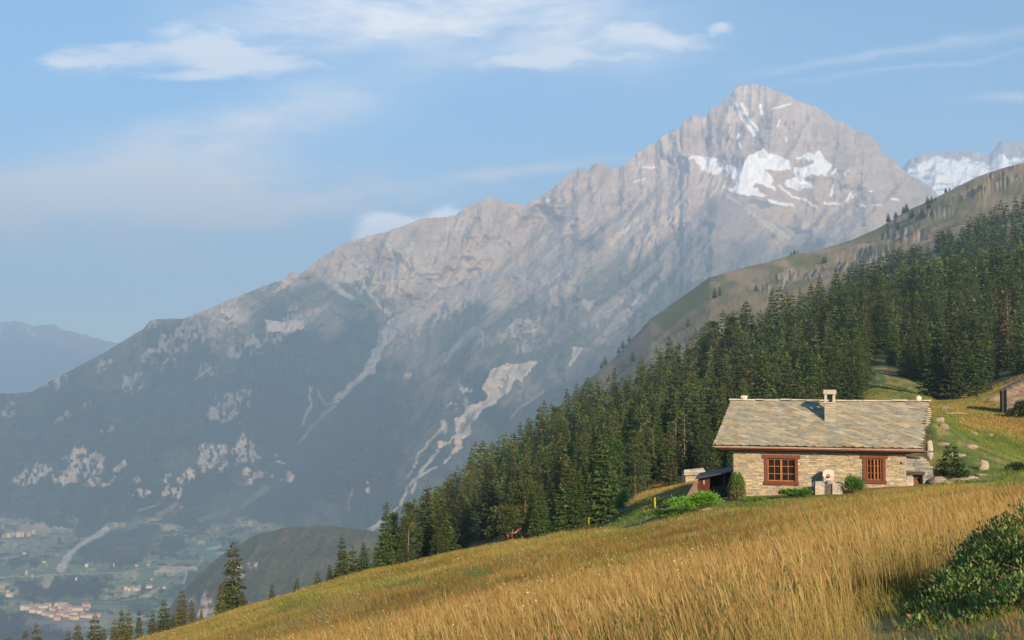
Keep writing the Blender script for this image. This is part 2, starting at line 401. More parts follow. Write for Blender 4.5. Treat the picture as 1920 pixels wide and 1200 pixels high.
# pyramid spur standing in front of the snow bowl
cx = 1350 - (PYg - 355) * .10; wd = 16 + np.maximum(PYg - 355, 0) * .62
spur = np.clip(1 - np.abs(PXg - cx) / wd, 0, 1) * ss(345, 365, PYg) * ss(760, 560, PYg)
dY -= spur * 300 * ss(350, 430, PYg)
bowl = np.exp(-(((PXg - 1475) / 110) ** 2 + ((PYg - 400) / 70) ** 2)); dY += bowl * 330
dG = dist_line(PXg, PYg, gullyline); dY += 260 * np.exp(-(dG / 55) ** 2) * amp
Yd = Yd + dY
Yd = np.where(PYg > foot, Yd, np.maximum(Yd, Yf * 1.0))
Xm = a_of(PXg, PYg) * Yd; Zm = e * Yd
Zm = Zm + np.where(PYg > foot, (fbm(Xm / 260, Yd / 260, 150, 4) - .5) * 30 * ss(1330, 1250, PYg), 0)
# colours
n1 = fbm(Xw / 260, Zw / 260, 201, 5); n2 = fbm(Xw / 60, Zw / 60, 207, 4); n3 = fbm(Xw / 900, Zw / 900, 209, 3)
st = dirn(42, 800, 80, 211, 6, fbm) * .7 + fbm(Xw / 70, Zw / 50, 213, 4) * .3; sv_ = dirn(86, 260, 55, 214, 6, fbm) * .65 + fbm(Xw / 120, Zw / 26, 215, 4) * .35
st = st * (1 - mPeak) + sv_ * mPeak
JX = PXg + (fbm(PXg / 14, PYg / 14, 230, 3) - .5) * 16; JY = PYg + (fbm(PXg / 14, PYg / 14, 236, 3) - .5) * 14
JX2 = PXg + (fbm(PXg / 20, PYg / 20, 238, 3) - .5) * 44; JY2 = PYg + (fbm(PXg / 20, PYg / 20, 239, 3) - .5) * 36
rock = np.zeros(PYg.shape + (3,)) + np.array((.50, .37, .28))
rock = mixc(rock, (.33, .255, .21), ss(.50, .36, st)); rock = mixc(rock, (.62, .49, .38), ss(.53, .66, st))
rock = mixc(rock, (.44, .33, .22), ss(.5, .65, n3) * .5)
green = np.zeros_like(rock) + np.array((.085, .10, .050)); green = mixc(green, (.16, .145, .085), ss(.45, .62, n1))
green = mixc(green, (.26, .21, .16), ss(.54, .64, st) * .55)
forest = np.zeros_like(rock) + np.array((.010, .022, .018)); forest = mixc(forest, (.024, .038, .024), ss(.46, .6, n2)); forest = mixc(forest, (.075, .085, .045), ss(.60, .70, n1) * .7)
tl = np.interp(GX, [0, 300, 420, 500, 650, 780, 900, 1100, 1300, 1500, 1920], [560, 560, 540, 540, 520, 540, 560, 470, 470, 460, 430]) + (n1 - .5) * 160 + (st - .5) * 120
fl = np.interp(GX, [0, 300, 500, 650, 760, 900, 1000, 1200, 1500], [600, 600, 610, 600, 660, 700, 720, 700, 680]) + (n1 - .5) * 170 + (st - .5) * 90
c = rock
wg = ss(-25, 45, PYg - tl); c = c * (1 - wg[..., None]) + green * wg[..., None]
wf = ss(-20, 40, PYg - fl); c = c * (1 - wf[..., None]) + forest * wf[..., None]
TAN = (.50, .39, .28); PALE = (.58, .47, .35); GREY = (.30, .26, .22)
def clumps(lst, col, th=.50, k=1.0):
    global c
    m = np.zeros(PYg.shape)
    for (x, y, rx, ry) in lst: m = np.maximum(m, blob(JX2, JY2, x, y, rx, ry, 30, .9))
    c = mixc(c, col, m * ss(th, th + .10, fbm(PXg / 5, PYg / 9, 250, 4) + .16 * (m - .65)) * k)
clumps([(540,608,58,17),(340,620,50,16),(410,612,40,14),(295,655,40,13),(318,678,16,12),(385,700,16,10),(350,640,50,12),(190,690,24,8),(232,712,22,10),(110,712,22,10),(262,728,14,8),(165,760,14,7),(112,788,18,10),(205,805,26,7),(12,768,16,14),(300,600,24,10),(430,760,46,20),(460,650,40,18)], (.40, .33, .27), .47, .85)
clumps([(460,842,28,20),(395,862,30,26),(470,896,20,9),(310,892,16,14),(325,925,12,22),(268,928,14,7),(60,888,30,14),(160,868,28,26),(125,885,40,14),(225,870,18,8),(350,890,14,20),(532,862,7,16),(545,890,8,10),(505,900,7,6),(80,872,14,7),(180,905,16,9),(205,905,14,6),(260,900,14,5)], PALE, .45, .95)
clumps([(985,615,30,22),(1000,640,32,20),(925,640,30,16),(1000,600,20,12),(1070,540,10,8),(1100,570,20,8),(800,600,60,12),(870,570,60,14),(760,700,20,8),(700,520,50,16),(790,500,36,14),(1180,570,40,16),(1140,590,40,12)], (.46, .38, .29), .49, .9)
def pm(poly, col, k=1.0):
    global c
    c = mixc(c, col, poly_in(JX, JY, poly) * k)
def lm(pts, w, col, k=1.0):
    global c
    c = mixc(c, col, ss(w + 1.2, w * .5, dist_line(PXg + (JX - PXg) * .5, PYg + (JY - PYg) * .5, pts)) * k)
# long scree in the main gully
pm(Z2([(1350,450),(1000,540),(850,600),(640,740),(590,800),(570,870),(500,1010),(545,1015),(600,880),(680,810),(760,720),(900,640),(1100,560),(1420,470)]), (.34, .29, .25))
lm([(715,650),(690,695),(655,725),(625,760)], 7, (.32, .29, .24)); lm([(625,760),(585,800),(560,830)], 3, (.26, .25, .19), .6)
pm(Z2([(580,310),(720,300),(790,370),(770,420),(700,440),(640,400)]), (.52, .42, .31)); pm(Z2([(1210,310),(1225,400),(1150,420),(1095,385)]), (.52, .43, .33))
pm(Z2([(430,345),(560,320),(640,400),(640,470),(520,480),(440,410)]), (.36, .28, .22), .8)
pm(Z2([(460,415),(520,470),(480,540),(340,540),(390,480)]), (.50, .42, .33), .8); lm(Z2([(500,470),(500,560),(560,640),(630,710)]), 3.5, (.42, .35, .29)); lm(Z2([(340,540),(390,600),(440,630)]), 6, (.42, .35, .30))
lm(Z2([(740,460),(780,520),(860,580)]), 3.5, (.42, .36, .30)); lm(Z2([(820,490),(880,570)]), 2.5, (.40, .34, .28)); lm(Z2([(1000,410),(970,520)]), 3, (.40, .34, .28), .7)
pm(Z2([(770,450),(880,450),(885,490),(820,510)]), (.50, .42, .32)); lm(Z2([(550,552),(640,548)]), 3, (.5, .42, .34)); pm(Z2([(625,460),(680,470),(690,520),(650,530)]), (.48, .4, .32))
pm(Z2([(-10,740),(60,740),(130,745),(200,742),(195,800),(40,800)]), (.55, .44, .34)); pm(Z2([(20,600),(100,525),(158,478),(160,520),(100,570)]), (.50, .36, .28))
pm(Z2([(1570,890),(1620,880),(1600,920),(1580,985),(1562,980)]), PALE); pm(Z2([(1680,730),(1850,640),(1900,560),(1920,570),(1780,690),(1700,750)]), (.36, .31, .27), .8)
pm(Z2([(1640,640),(1700,640),(1660,665)]), (.42, .34, .26)); pm(Z2([(1840,740),(1900,660),(1915,670),(1870,735)]), (.42, .34, .26))
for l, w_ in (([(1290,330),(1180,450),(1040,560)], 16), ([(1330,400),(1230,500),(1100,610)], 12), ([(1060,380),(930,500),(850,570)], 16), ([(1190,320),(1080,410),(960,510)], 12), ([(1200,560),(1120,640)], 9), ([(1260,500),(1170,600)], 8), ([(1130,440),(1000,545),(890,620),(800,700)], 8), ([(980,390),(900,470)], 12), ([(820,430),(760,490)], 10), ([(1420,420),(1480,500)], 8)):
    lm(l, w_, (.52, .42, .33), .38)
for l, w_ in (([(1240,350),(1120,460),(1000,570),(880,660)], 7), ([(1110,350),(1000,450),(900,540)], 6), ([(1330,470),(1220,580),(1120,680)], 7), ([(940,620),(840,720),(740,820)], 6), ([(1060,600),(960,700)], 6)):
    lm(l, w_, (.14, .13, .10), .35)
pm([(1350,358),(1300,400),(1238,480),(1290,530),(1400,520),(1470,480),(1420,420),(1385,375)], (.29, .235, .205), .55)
# the landslide
pm(Z3([(1515,90),(1390,100),(1300,115),(1255,150),(1240,200),(1215,220),(1235,290),(1200,320),(1150,320),(1100,370),(1060,400),(1060,470),(1030,520),(960,540),(950,580),(1000,560),(1050,520),(1060,560),(1030,610),(1090,590),(1110,530),(1150,430),(1210,370),(1300,310),(1400,200),(1515,100)]), (.60, .48, .35))
pm(Z3([(1100,440),(1180,360),(1170,400),(1110,500)]), (.22, .2, .16), .7)
for l, w_ in (([(960,590),(860,720),(790,790),(755,890)], 3.2), ([(960,675),(830,750)], 2), ([(1000,430),(860,600),(800,730)], 1.6), ([(1000,655),(1030,620)], 2), ([(755,890),(660,970),(560,1040)], 1.3), ([(660,970),(600,1030)], 5), ([(990,420),(1000,480)], 5), ([(850,750),(820,820)], 2.5)): lm(Z3(l), w_, (.50, .43, .35), .9)
lm(Z3([(240,220),(250,330),(200,440)]), 2.5, (.35, .32, .28), .7); lm(Z3([(280,240),(330,320),(420,290)]), 1.8, (.3, .3, .22), .6); lm(Z3([(1550,260),(1400,360),(1380,400)]), 2, (.4, .35, .28), .6); lm(Z3([(480,790),(460,920)]), 1.5, (.4, .35, .28), .5)
clumps([(696,915,7,12),(533,862,5,9),(548,892,3,4),(870,735,10,8),(850,760,16,6),(760,725,5,5)], PALE, .42)
# pale screes, ochre cliff band, dark ledge under the peak
pm(Z8([(235,440),(300,500),(400,590),(520,690),(640,770),(745,838),(740,850),(650,822),(540,710),(440,640),(300,590),(215,500)]), (.56, .46, .35), .85); lm(Z8([(280,620),(200,690),(95,765)]), 3.5, (.56, .46, .36), .85)
pm(Z8([(520,690),(700,695),(910,700),(885,750),(640,742),(560,712)]), (.47, .34, .22), .6); pm(Z8([(1050,710),(1200,690),(1350,630),(1420,620),(1250,745),(1050,775)]), (.47, .35, .24), .55)
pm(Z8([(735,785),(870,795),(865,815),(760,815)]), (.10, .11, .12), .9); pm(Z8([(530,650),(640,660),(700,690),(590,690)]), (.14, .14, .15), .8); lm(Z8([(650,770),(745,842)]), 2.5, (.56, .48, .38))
SN = (.93, .93, .95)
snow = [[(235,430),(330,440),(400,455),(420,475),(450,480),(490,490),(540,450),(590,408),(630,405),(640,430),(700,425),(745,460),(750,490),(700,500),(640,495),(622,505),(650,530),(660,570),(700,610),(640,585),(600,572),(570,575),(560,590),(640,630),(560,640),(480,612),(410,590),(480,580),(492,560),(430,510),(370,535),(340,520),(280,470)],
 [(765,440),(780,428),(850,415),(880,420),(905,395),(915,440),(940,470),(955,490),(930,530),(880,530),(850,520),(835,545),(870,598),(800,600),(740,590),(720,550),(760,560),(790,540),(765,490),(820,490),(860,460),(835,432),(780,440)]]
for p_ in snow: pm(Z8(p_), SN)
for l, w_ in (([(475,165),(500,220),(535,280),(572,325)], 2), ([(508,178),(540,240),(585,303)], 2.4), ([(602,180),(612,228)], 2.6), ([(655,200),(700,188),(745,172)], 1.3), ([(706,258),(688,288)], 1), ([(545,290),(568,328)], 3), ([(650,655),(700,668),(760,680)], 3), ([(780,640),(830,660),(885,690)], 2.3), ([(928,668),(1000,677)], 1.8), ([(962,580),(948,628)], 2.4), ([(1050,620),(1038,662)], 2.4), ([(1080,622),(1060,640)], 1.2), ([(1165,678),(1200,678)], 1.8), ([(1262,648),(1292,652)], 2.2), ([(1022,525),(1045,505)], 2.5), ([(0,492),(80,485)], 1.8), ([(486,325),(488,345)], 1.8), ([(730,340),(732,360)], 1.4), ([(500,370),(505,390)], 1), ([(1150,603),(1165,606)], 1.5), ([(1110,680),(1130,682)], 1.2), ([(960,520),(980,498)], 2), ([(700,580),(760,640),(830,650)], 1.6), ([(-30,560),(20,545)], 1)):
    lm(Z8(l), w_, SN)
lm([(1023,378),(1034,374)], 2, SN)
# valley floor: dark woods, a painted shadow, meadows, tan fields, gravel fan
vm = ss(-4, 6, PYg - foot)
f1 = fbm(PXg / 46, PYg / 13, 301, 3); f2 = fbm(PXg / 16, PYg / 5, 307, 3)
vc = np.zeros_like(rock) + np.array((.034, .050, .030))
vm2 = ss(-45, -8, PYg - foot) * ss(.50, .58, f1) * ss(620, 480, PXg)
vc = mixc(vc, (.17, .20, .09), ss(.44, .462, f1)); vc = mixc(vc, (.46, .35, .21), ss(.56, .575, f1 * .5 + f2 * .5)); vc = mixc(vc, (.10, .18, .09), ss(.52, .56, fbm(PXg / 30, PYg / 8, 311, 2)) * .6); vc = mixc(vc, (.025, .04, .028), ss(.60, .64, f2))
vv = np.maximum(vm, vm2 * .8)
c = c * (1 - vv[..., None]) + vc * vv[..., None]
def bl(x, y, rx, ry, col, k=1., rot=0):
    global c
    c = mixc(c, col, blob(JX, JY, x, y, rx, ry, rot) * k)
for q in [(120,1108,75,26,(.020,.032,.028)),(215,1020,90,34,(.022,.034,.026),.85),(50,1180,110,30,(.020,.030,.030)),(20,945,120,26,(.024,.036,.026)),(390,1040,30,8,(.11,.19,.10)),(395,1018,40,9,(.10,.18,.10)),(280,1092,40,9,(.12,.18,.09)),(60,1075,70,10,(.12,.16,.08)),(250,1070,60,8,(.10,.16,.08)),(75,990,60,7,(.36,.27,.19)),(30,1008,40,7,(.30,.25,.16)),(50,1030,50,6,(.22,.22,.13)),(110,995,25,5,(.15,.2,.12)),(240,1090,26,7,(.36,.3,.2)),(90,1088,16,5,(.4,.3,.2)),(140,1135,120,12,(.16,.18,.12),.6),(150,1165,90,15,(.26,.22,.20),.7)]: bl(*q)  # bottom left corner blob: shadow on the valley floor, painted as dark colour
lm([(112,1062),(128,1040),(140,1026),(165,1010),(200,992)], 5, (.52, .44, .35)); lm([(118,1062),(128,1045)], 8, (.50, .42, .34))
for l, w_, cc in (([(0,1082),(60,1078),(130,1072)], 2, (.45,.36,.24)), ([(290,1078),(320,1066),(368,1070)], 3.5, (.52,.41,.26)), ([(300,1078),(360,1069)], 3, (.52,.41,.26)), ([(345,1094),(352,1075)], 1.5, (.4,.36,.28)), ([(370,1062),(380,1044)], 1.5, (.4,.34,.28)), ([(372,1019),(382,1017)], 3, (.6,.45,.38)), ([(392,1027),(412,1021)], 2, (.55,.46,.36)), ([(405,1038),(430,1034)], 2, (.5,.4,.28)), ([(0,1048),(30,1044)], 1.5, (.34,.3,.22)), ([(255,960),(300,944)], 2, (.25,.25,.15)), ([(300,965),(330,945)], 5, (.2,.18,.12)), ([(455,948),(500,915)], 6, (.16,.19,.09)), ([(375,975),(430,955)], 6, (.14,.16,.08)), ([(238,1108),(258,1104)], 5, (.5,.42,.34)), ([(265,1120),(300,1105)], 3, (.4,.3,.24)), ([(130,1070),(230,1075),(300,1066)], 1.2, (.4,.34,.24))): lm(l, w_, cc, .9)
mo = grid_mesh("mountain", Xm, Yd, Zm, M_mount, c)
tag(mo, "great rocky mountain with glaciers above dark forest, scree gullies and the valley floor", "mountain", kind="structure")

def range_sheet(name, label, pts, rows, Y0, Y1, pybase, seed, colf, amp_, x0, x1, jagv):
    gx = np.linspace(x0, x1, 420)
    s_ = np.interp(gx, [p[0] for p in pts], [p[1] for p in pts]) - (ridge(gx / 30, gx * 0, seed, 3) - .6) * jagv
    tt = np.linspace(0, 1, rows)[:, None]
    py = pybase + (s_ - pybase) * tt; px = np.broadcast_to(gx, py.shape)
    Y = Y0 + (Y1 - Y0) * tt + (.6 - ridge((px + py * .4) / 60, py / 90, seed + 3, 4)) * amp_ * np.clip(tt * 6, 0, 1)
    cc = colf(px, py, s_)
    o = grid_mesh(name, a_of(px, py) * Y, Y, e_of(py) * Y, M_mount, cc)
    return tag(o, label, "mountain", kind="structure")
def snowcol(px, py, s_):
    d = py - s_
    cc = np.zeros(px.shape + (3,)) + np.array((.27, .23, .22)); cc = mixc(cc, (.4, .35, .32), ss(.5, .65, fbm(px / 5, py / 16, 401, 3)))
    edge = np.interp(px, [1650, 1710, 1760, 1800, 1850, 1880, 1920, 2100], [4, 14, 9, 14, 18, 24, 30, 40])
    m = ss(-2, 3, d - edge + (fbm(px / 16, py / 6, 405, 3) - .5) * 16) * ss(0, 14, px - 1690 + 0 * py)
    m = m * (1 - .8 * ss(.66, .70, fbm(px / 26, py / 5, 407, 3)))
    return mixc(cc, (.93, .93, .95), m)
range_sheet("snow_mountain", "distant snow covered range to the right of the summit", [(1500,500),(1640,380),(1690,320),(1703,300),(1712,297),(1740,287),(1757,284),(1780,283),(1800,285),(1830,284),(1855,289),(1862,280),(1872,268),(1880,262),(1893,272),(1900,265),(1912,264),(1920,259),(1980,240),(2100,230),(2300,240)], 160, 8200, 10200, 620, 410, snowcol, 260, 1500, 2300, 5)
def farcol(px, py, s_):
    cc = np.zeros(px.shape + (3,)) + np.array((.05, .07, .06)); cc = mixc(cc, (.30, .25, .23), ss(50, 10, py - s_))
    return mixc(cc, (.8, .8, .8), ss(.66, .70, fbm(px / 9, py / 5, 421, 3)) * ss(40, 15, py - s_))
range_sheet("far_mountain", "far blue mountains fading into haze at the left edge", [(-700,560),(-300,590),(-100,600),(0,606),(30,603),(60,612),(100,611),(150,628),(200,636),(260,650),(330,690),(500,800),(700,900)], 110, 13500, 16500, 860, 430, farcol, 900, -700, 700, 10)
# the wooded shoulder across the gorge
def spurcol(px, py, s_):
    cc = np.zeros(px.shape + (3,)) + np.array((.048, .046, .018)); cc = mixc(cc, (.070, .065, .026), ss(.46, .58, fbm(px / 5, py / 6, 441, 4)))
    for (x, y, rx, ry, rot) in [(392,1135,26,20,-40),(402,1150,20,12,0),(470,1060,14,6,0),(448,1076,10,16,0),(360,1126,22,4,30),(395,1095,5,4,0),(500,1140,5,7,0)]:
        cc = mixc(cc, (.42, .33, .27), blob(px, py, x, y, rx, ry, rot) * ss(.44, .52, fbm(px / 6, py / 8, 445, 3)))
    return cc
sp = range_sheet("wooded_hill", "dark wooded shoulder of the mountain beyond the meadow edge", [(-200,1500),(200,1300),(290,1190),(330,1120),(355,1094),(385,1066),(430,1030),(480,1004),(520,992),(560,987),(620,986),(700,996),(900,1040),(1300,1200)], 200, 1500, 2300, 1420, 450, spurcol, 70, -100, 1200, 6)
# ------------------------------------------------------------------ the stone cabin
def shade(c_, lo_=.85, hi_=1.15):
    k = random.uniform(lo_, hi_); return tuple(x * k for x in c_)
PHI = R(14.0); CU = np.array((math.cos(PHI), -math.sin(PHI))); CV = np.array((math.sin(PHI), math.cos(PHI)))
_o = P(1376, 900, 51.0); OX = np.array((_o[0], _o[1])); Z0 = -6.6
def hit(px, py, v=0.0):                      # where a measured ray meets the plane y=v of the cabin's frame -> (u, height)
    a = float(a_of(px, py)); e_ = float(e_of(py))
    o = OX + CV * v
    t_ = o.dot(CV) / (np.array((a, 1.0)).dot(CV))
    p = np.array((a, 1.0)) * t_
    return float((p - o).dot(CU)), t_ * e_ - Z0
def loc2w(u, v): return OX + CU * u + CV * v
LEN = hit(1698, 880)[0]
ZW = (hit(1400, 846)[1] + hit(1680, 849)[1]) / 2
cab = thing("stone_cabin", "stone cabin with slab roof, chimney and two red framed windows beside the meadow", "cabin", (OX[0], OX[1], Z0), -PHI)
W1 = (*hit(1434, 906), *hit(1496, 860)); W2 = (*hit(1618, 904), *hit(1660, 860))      # u0,z0,u1,z1 frames
stone_cols = [(.46,.37,.22),(.40,.33,.21),(.50,.41,.26),(.35,.29,.20),(.43,.33,.19),(.54,.46,.31),(.32,.28,.21),(.44,.34,.18)]
stone_cols = [(a * 1.0, b * .99, c_ * 1.02) for a, b, c_ in stone_cols]
def stones(mb, u0, u1, z0, z1, vf, holes=(), depth=.14, hmin=.035, hmax=.08, lmin=.10, lmax=.42, cols=stone_cols, top=None, dirv='front'):
    z = z0
    while z < z1:
        h = random.uniform(hmin, hmax); u = u0 - random.uniform(0, .2)
        while u < u1:
            l = random.uniform(lmin, lmax); a, b = max(u, u0), min(u + l, u1)
            zt = min(z + h, z1)
            if top: zt = min(zt, top((a + b) / 2))
            segs = [(a, b)]
            for (hu0, hz0, hu1, hz1) in holes:
                ns = []
                for (p, q_) in segs:
                    if zt <= hz0 or z >= hz1 or q_ <= hu0 or p >= hu1: ns.append((p, q_))
                    else:
                        if p < hu0: ns.append((p, hu0))
                        if q_ > hu1: ns.append((hu1, q_))
                segs = ns
            for (p, q_) in segs:
                if q_ - p > .03 and zt - z > .02:
                    k = random.uniform(.78, 1.12); c_ = random.choice(cols); v0 = vf - random.uniform(0, .035)
                    cc = tuple(x * k for x in c_)
                    if dirv == 'front': mb.box(p + .004, q_ - .004, v0, vf + depth, z + .004, zt - .004, cc, .004)
                    elif dirv == 'left': mb.box(v0, vf + depth, p + .004, q_ - .004, z + .004, zt - .004, cc, .004)
                    else: mb.box(vf - depth, vf + (vf - v0), p + .004, q_ - .004, z + .004, zt - .004, cc, .004)
            u += l
        z += h
DEP = 6.4
holes = [(W1[0], W1[1], W1[2], W1[3]), (W2[0], W2[1], W2[2], W2[3])]
ub0, zb0 = hit(1640+48, 868)
holes2 = holes + [(ub0 - .03, zb0 - .06, ub0 + .11, zb0 + .05)]
RISE = (hit(1557, 754, 3.4)[1] - hit(1557, 840, -.38)[1]); VR = 3.4; VE = -.38
ZE = hit(1537, 839, VE)[1]
zroof = lambda v: ZE - .10 + RISE * (v - VE) / (VR - VE) if v < VR else ZE - .10 + RISE * (2 * VR - VE - v) / (VR - VE)
mb = MB(); stones(mb, 0, LEN, .2, ZW, 0, holes2)
MORT = (.26, .22, .16)
us = [0, W1[0], W1[2], W2[0], W2[2], LEN]
for i in range(5):                            # core behind the facing stones, left open at the windows
    if i in (1, 3):
        w_ = W1 if i == 1 else W2
        mb.box(us[i], us[i+1], .03, .45, .2, w_[1], MORT); mb.box(us[i], us[i+1], .03, .45, w_[3], ZW, MORT)
    else: mb.box(us[i], us[i+1], .03, .45, .2, ZW, MORT)
stones(mb, 0.0, DEP, .2, 6, 0.0, top=lambda v: zroof(v) - .03, dirv='left')
stones(mb, 0.0, DEP, .2, 6, LEN, top=lambda v: zroof(v) - .03, dirv='right')
mb.box(.1, LEN - .1, DEP - .4, DEP, .2, ZW, MORT); mb.box(.45, LEN - .45, .5, DEP - .5, .3, 1.0, (.1, .08, .06))
for uu in (.16, LEN - .4):                    # gable cores
    n = 8
    for k in range(n):
        v0, v1 = .46 + (DEP - .92) * k / n, .46 + (DEP - .92) * (k + 1) / n
        mb.box(uu, uu + .24, v0, v1, .2, min(zroof(v0), zroof(v1)) - .06, MORT)
mb.build("wall", M_stone, cab)
# roof
kU = .50 / (VR - VE)
uL0 = hit(1337, 838, VE)[0]; uL1 = hit(1371, 754, VR)[0]; uR0 = hit(1731, 841, VE)[0]; uR1 = hit(1743, 754, VR)[0]
Ls = math.hypot(RISE, VR - VE); sl = math.atan2(RISE, VR - VE)
slab_cols_ = 0
def rp(u_, q_, n_=0.0, back=False):           # point on the roof: u along the eave, q up the slope, n above the surface
    f_ = q_ / Ls
    v = VE + q_ * math.cos(sl) - n_ * math.sin(sl); z = ZE + q_ * math.sin(sl) + n_ * math.cos(sl)
    return (u_, (2 * VR - v) if back else v, z)
def ulim(q_): f_ = q_ / Ls; return uL0 + (uL1 - uL0) * f_, uR0 + (uR1 - uR0) * f_
slab_cols = [(.27,.24,.165),(.33,.28,.18),(.235,.23,.185),(.37,.31,.20),(.30,.24,.145),(.20,.205,.185),(.38,.33,.22),(.33,.22,.12),(.26,.24,.19),(.30,.26,.18)]
slab_cols = [(a * .55 + .136, b * .55 + .122, c_ * .55 + .084) for a, b, c_ in slab_cols]
mb = MB()
for back in (False, True):                    # deck under the slabs
    a0, b0 = ulim(0); a1, b1 = ulim(Ls)
    lo = [rp(a0+.05, .03, -.10, back), rp(b0-.05, .03, -.10, back), rp(b1-.05, Ls, -.10, back), rp(a1+.05, Ls, -.10, back)]
    hi = [rp(a0+.05, .03, -.01, back), rp(b0-.05, .03, -.01, back), rp(b1-.05, Ls, -.01, back), rp(a1+.05, Ls, -.01, back)]
    if back: lo, hi = lo[::-1], hi[::-1]
    mb.quadbox(lo, hi, (.10, .06, .04))
    rh = .235; nr = int(Ls / rh) + 1
    for r_ in range(nr):
        q0 = r_ * Ls / nr; h = Ls / nr; a, b = ulim(q0); u_ = math.floor((a - 1.0) / .41) * .41 + (-.28 * r_) % .41 + random.uniform(-.03, .03)
        while u_ < b:
            w_ = random.uniform(.37, .43); lift = random.uniform(.02, .05); th = random.uniform(.02, .04); sk_ = -.28
            jj = lambda: random.uniform(-.03, .03)
            c4 = [(u_ + jj(), q0 - .03 + jj()), (u_ + w_ + jj(), q0 + .06 + jj()), (u_ + w_ + sk_ * 1.4 + jj(), q0 + h * 1.4 + jj()), (u_ + sk_ * 1.4 + jj(), q0 + h * 1.4 - .04 + jj())]
            lo_, hi_ = [], []
            for i_, (uu, qq) in enumerate(c4):
                qq = min(qq, Ls + .04); l0, l1 = ulim(min(max(qq, 0), Ls)); uu = min(max(uu, l0 - .0 + jj() * .6), l1 + jj() * .6)
                nn = lift + (.012 if i_ < 2 else -.006)
                lo_.append(rp(uu, qq, nn, back)); hi_.append(rp(uu, qq, nn + th, back))
            if max(x[0] for x in c4) > a and (hi_[1][0] - hi_[0][0] > .06 or hi_[2][0] - hi_[3][0] > .06):
                if back: lo_, hi_ = lo_[::-1], hi_[::-1]
                k = random.uniform(.8, 1.18); cc = random.choice(slab_cols)
                mb.quadbox(lo_, hi_, tuple(x * k for x in cc))
            u_ += .41 + random.uniform(-.01, .01)
u_ = uL1 - .1                                 # ridge slabs
while u_ < uR1:
    w_ = random.uniform(.4, .8); p = rp(0, Ls, 0); zz = p[2] + .05 + random.uniform(-.01, .03)
    mb.box(u_, min(u_ + w_ - .02, uR1 + .05), VR - .17, VR + .17, zz, zz + .05, shade((.46, .41, .32), .9, 1.2), .012); u_ += w_
a0, b0 = ulim(0)
u_ = a0                                       # long thin edge slabs along the eave
while u_ < b0:
    w_ = random.uniform(.6, 1.1); mb.box(u_, min(u_ + w_ - .01, b0), VE - .10, VE + .25, ZE - .045, ZE - .012, shade((.42, .35, .25), .8, 1.1), .004); u_ += w_
for k in range(9):                            # stepped slab ends showing past the right verge
    qq = Ls * (.55 + .045 * k); p = rp(ulim(qq)[1], qq, 0); mb.box(p[0] - .1, p[0] + random.uniform(.05, .16), p[1] - .12, p[1] + .15, p[2] - .12, p[2] - .075, (.45, .38, .28))
roof = mb.build("roof", M_slab, cab)
RED = (.155, .042, .02); RED2 = (.12, .036, .018)
mb = MB(); mb.box(a0 + .30, b0 + .05, VE - .02, VE + .05, ZE - .17, ZE - .05, RED2, .002); mb.box(a0 + .30, b0 - .5, VE + .12, VE + .20, ZE - .24, ZE - .172, (.10, .035, .02), .002)
mb.box(a0 + .4, b0 - .7, VE + .2, -.04, ZE - .185, ZE - .16, (.09, .04, .025))
mb.build("eave_board", M_paint, roof)
mb = MB(); mb.tube([(a0 + .1, VE - .10, ZE - .07), (b0 + .42, VE - .10, ZE - .09)], .035, 8, (.23, .075, .04)); mb.build("gutter", M_paint, roof)
# chimney
vc_ = VE + (VR - VE) * .57
uc0, _ = hit(1546, 780, vc_ - .2); uc1, _ = hit(1567, 780, vc_ - .2)
zt0 = hit(1557, 754, vc_ - .2)[1]; zt1 = hit(1557, 739, vc_ - .2)[1]; zt2 = hit(1557, 731, vc_ - .2)[1]
mb = MB(); cd = .5
CH = [(.36,.31,.22),(.41,.36,.26),(.32,.27,.20),(.38,.32,.22)]
z = zroof(vc_ - .3) - .1
mb.box(uc0 + .03, uc1 - .03, vc_ - .17, vc_ + cd - .23, z, zt0 - .06, MORT)
while z < zt0 - .06:
    h = random.uniform(.07, .14); h = min(h, zt0 - .05 - z)
    for (x0, x1, y0, y1) in ((uc0, (uc0 + uc1) / 2 + random.uniform(-.1, .1), vc_ - .2, vc_), (None, uc1, vc_ - .2, vc_), (uc0, (uc0 + uc1) / 2, vc_, vc_ + cd - .2), (None, uc1, vc_, vc_ + cd - .2)):
        if x0 is None: x0 = px1_
        px1_ = x1
        cc = shade(random.choice(CH), .85, 1.15); mb.box(x0 + .004, x1 - .004, y0 - random.uniform(0, .015), y1, z + .005, z + h - .005, cc, .005)
    z += h
mb.box(uc0 - .03, uc1 + .03, vc_ - .23, vc_ + cd - .17, zt0 - .05, zt0, (.42, .37, .28), .004)
for (x0, x1) in ((uc0 + .01, uc0 + .12), (uc1 - .12, uc1 - .01)):
    for (y0, y1) in ((vc_ - .2, vc_ - .09), (vc_ + cd - .31, vc_ + cd - .2)): mb.box(x0, x1, y0, y1, zt0 + .001, zt1 - .001, (.44, .39, .30), .004)
mb.box(uc0 + .22, uc0 + .36, vc_ + .02, vc_ + .12, zt0 + .001, zt0 + .14, (.2, .18, .16), .02)
mb.box(uc0 - .04, uc1 + .04, vc_ - .25, vc_ + cd - .15, zt1, zt2, (.42, .37, .28), .008)
mb.build("chimney", M_stone, roof)
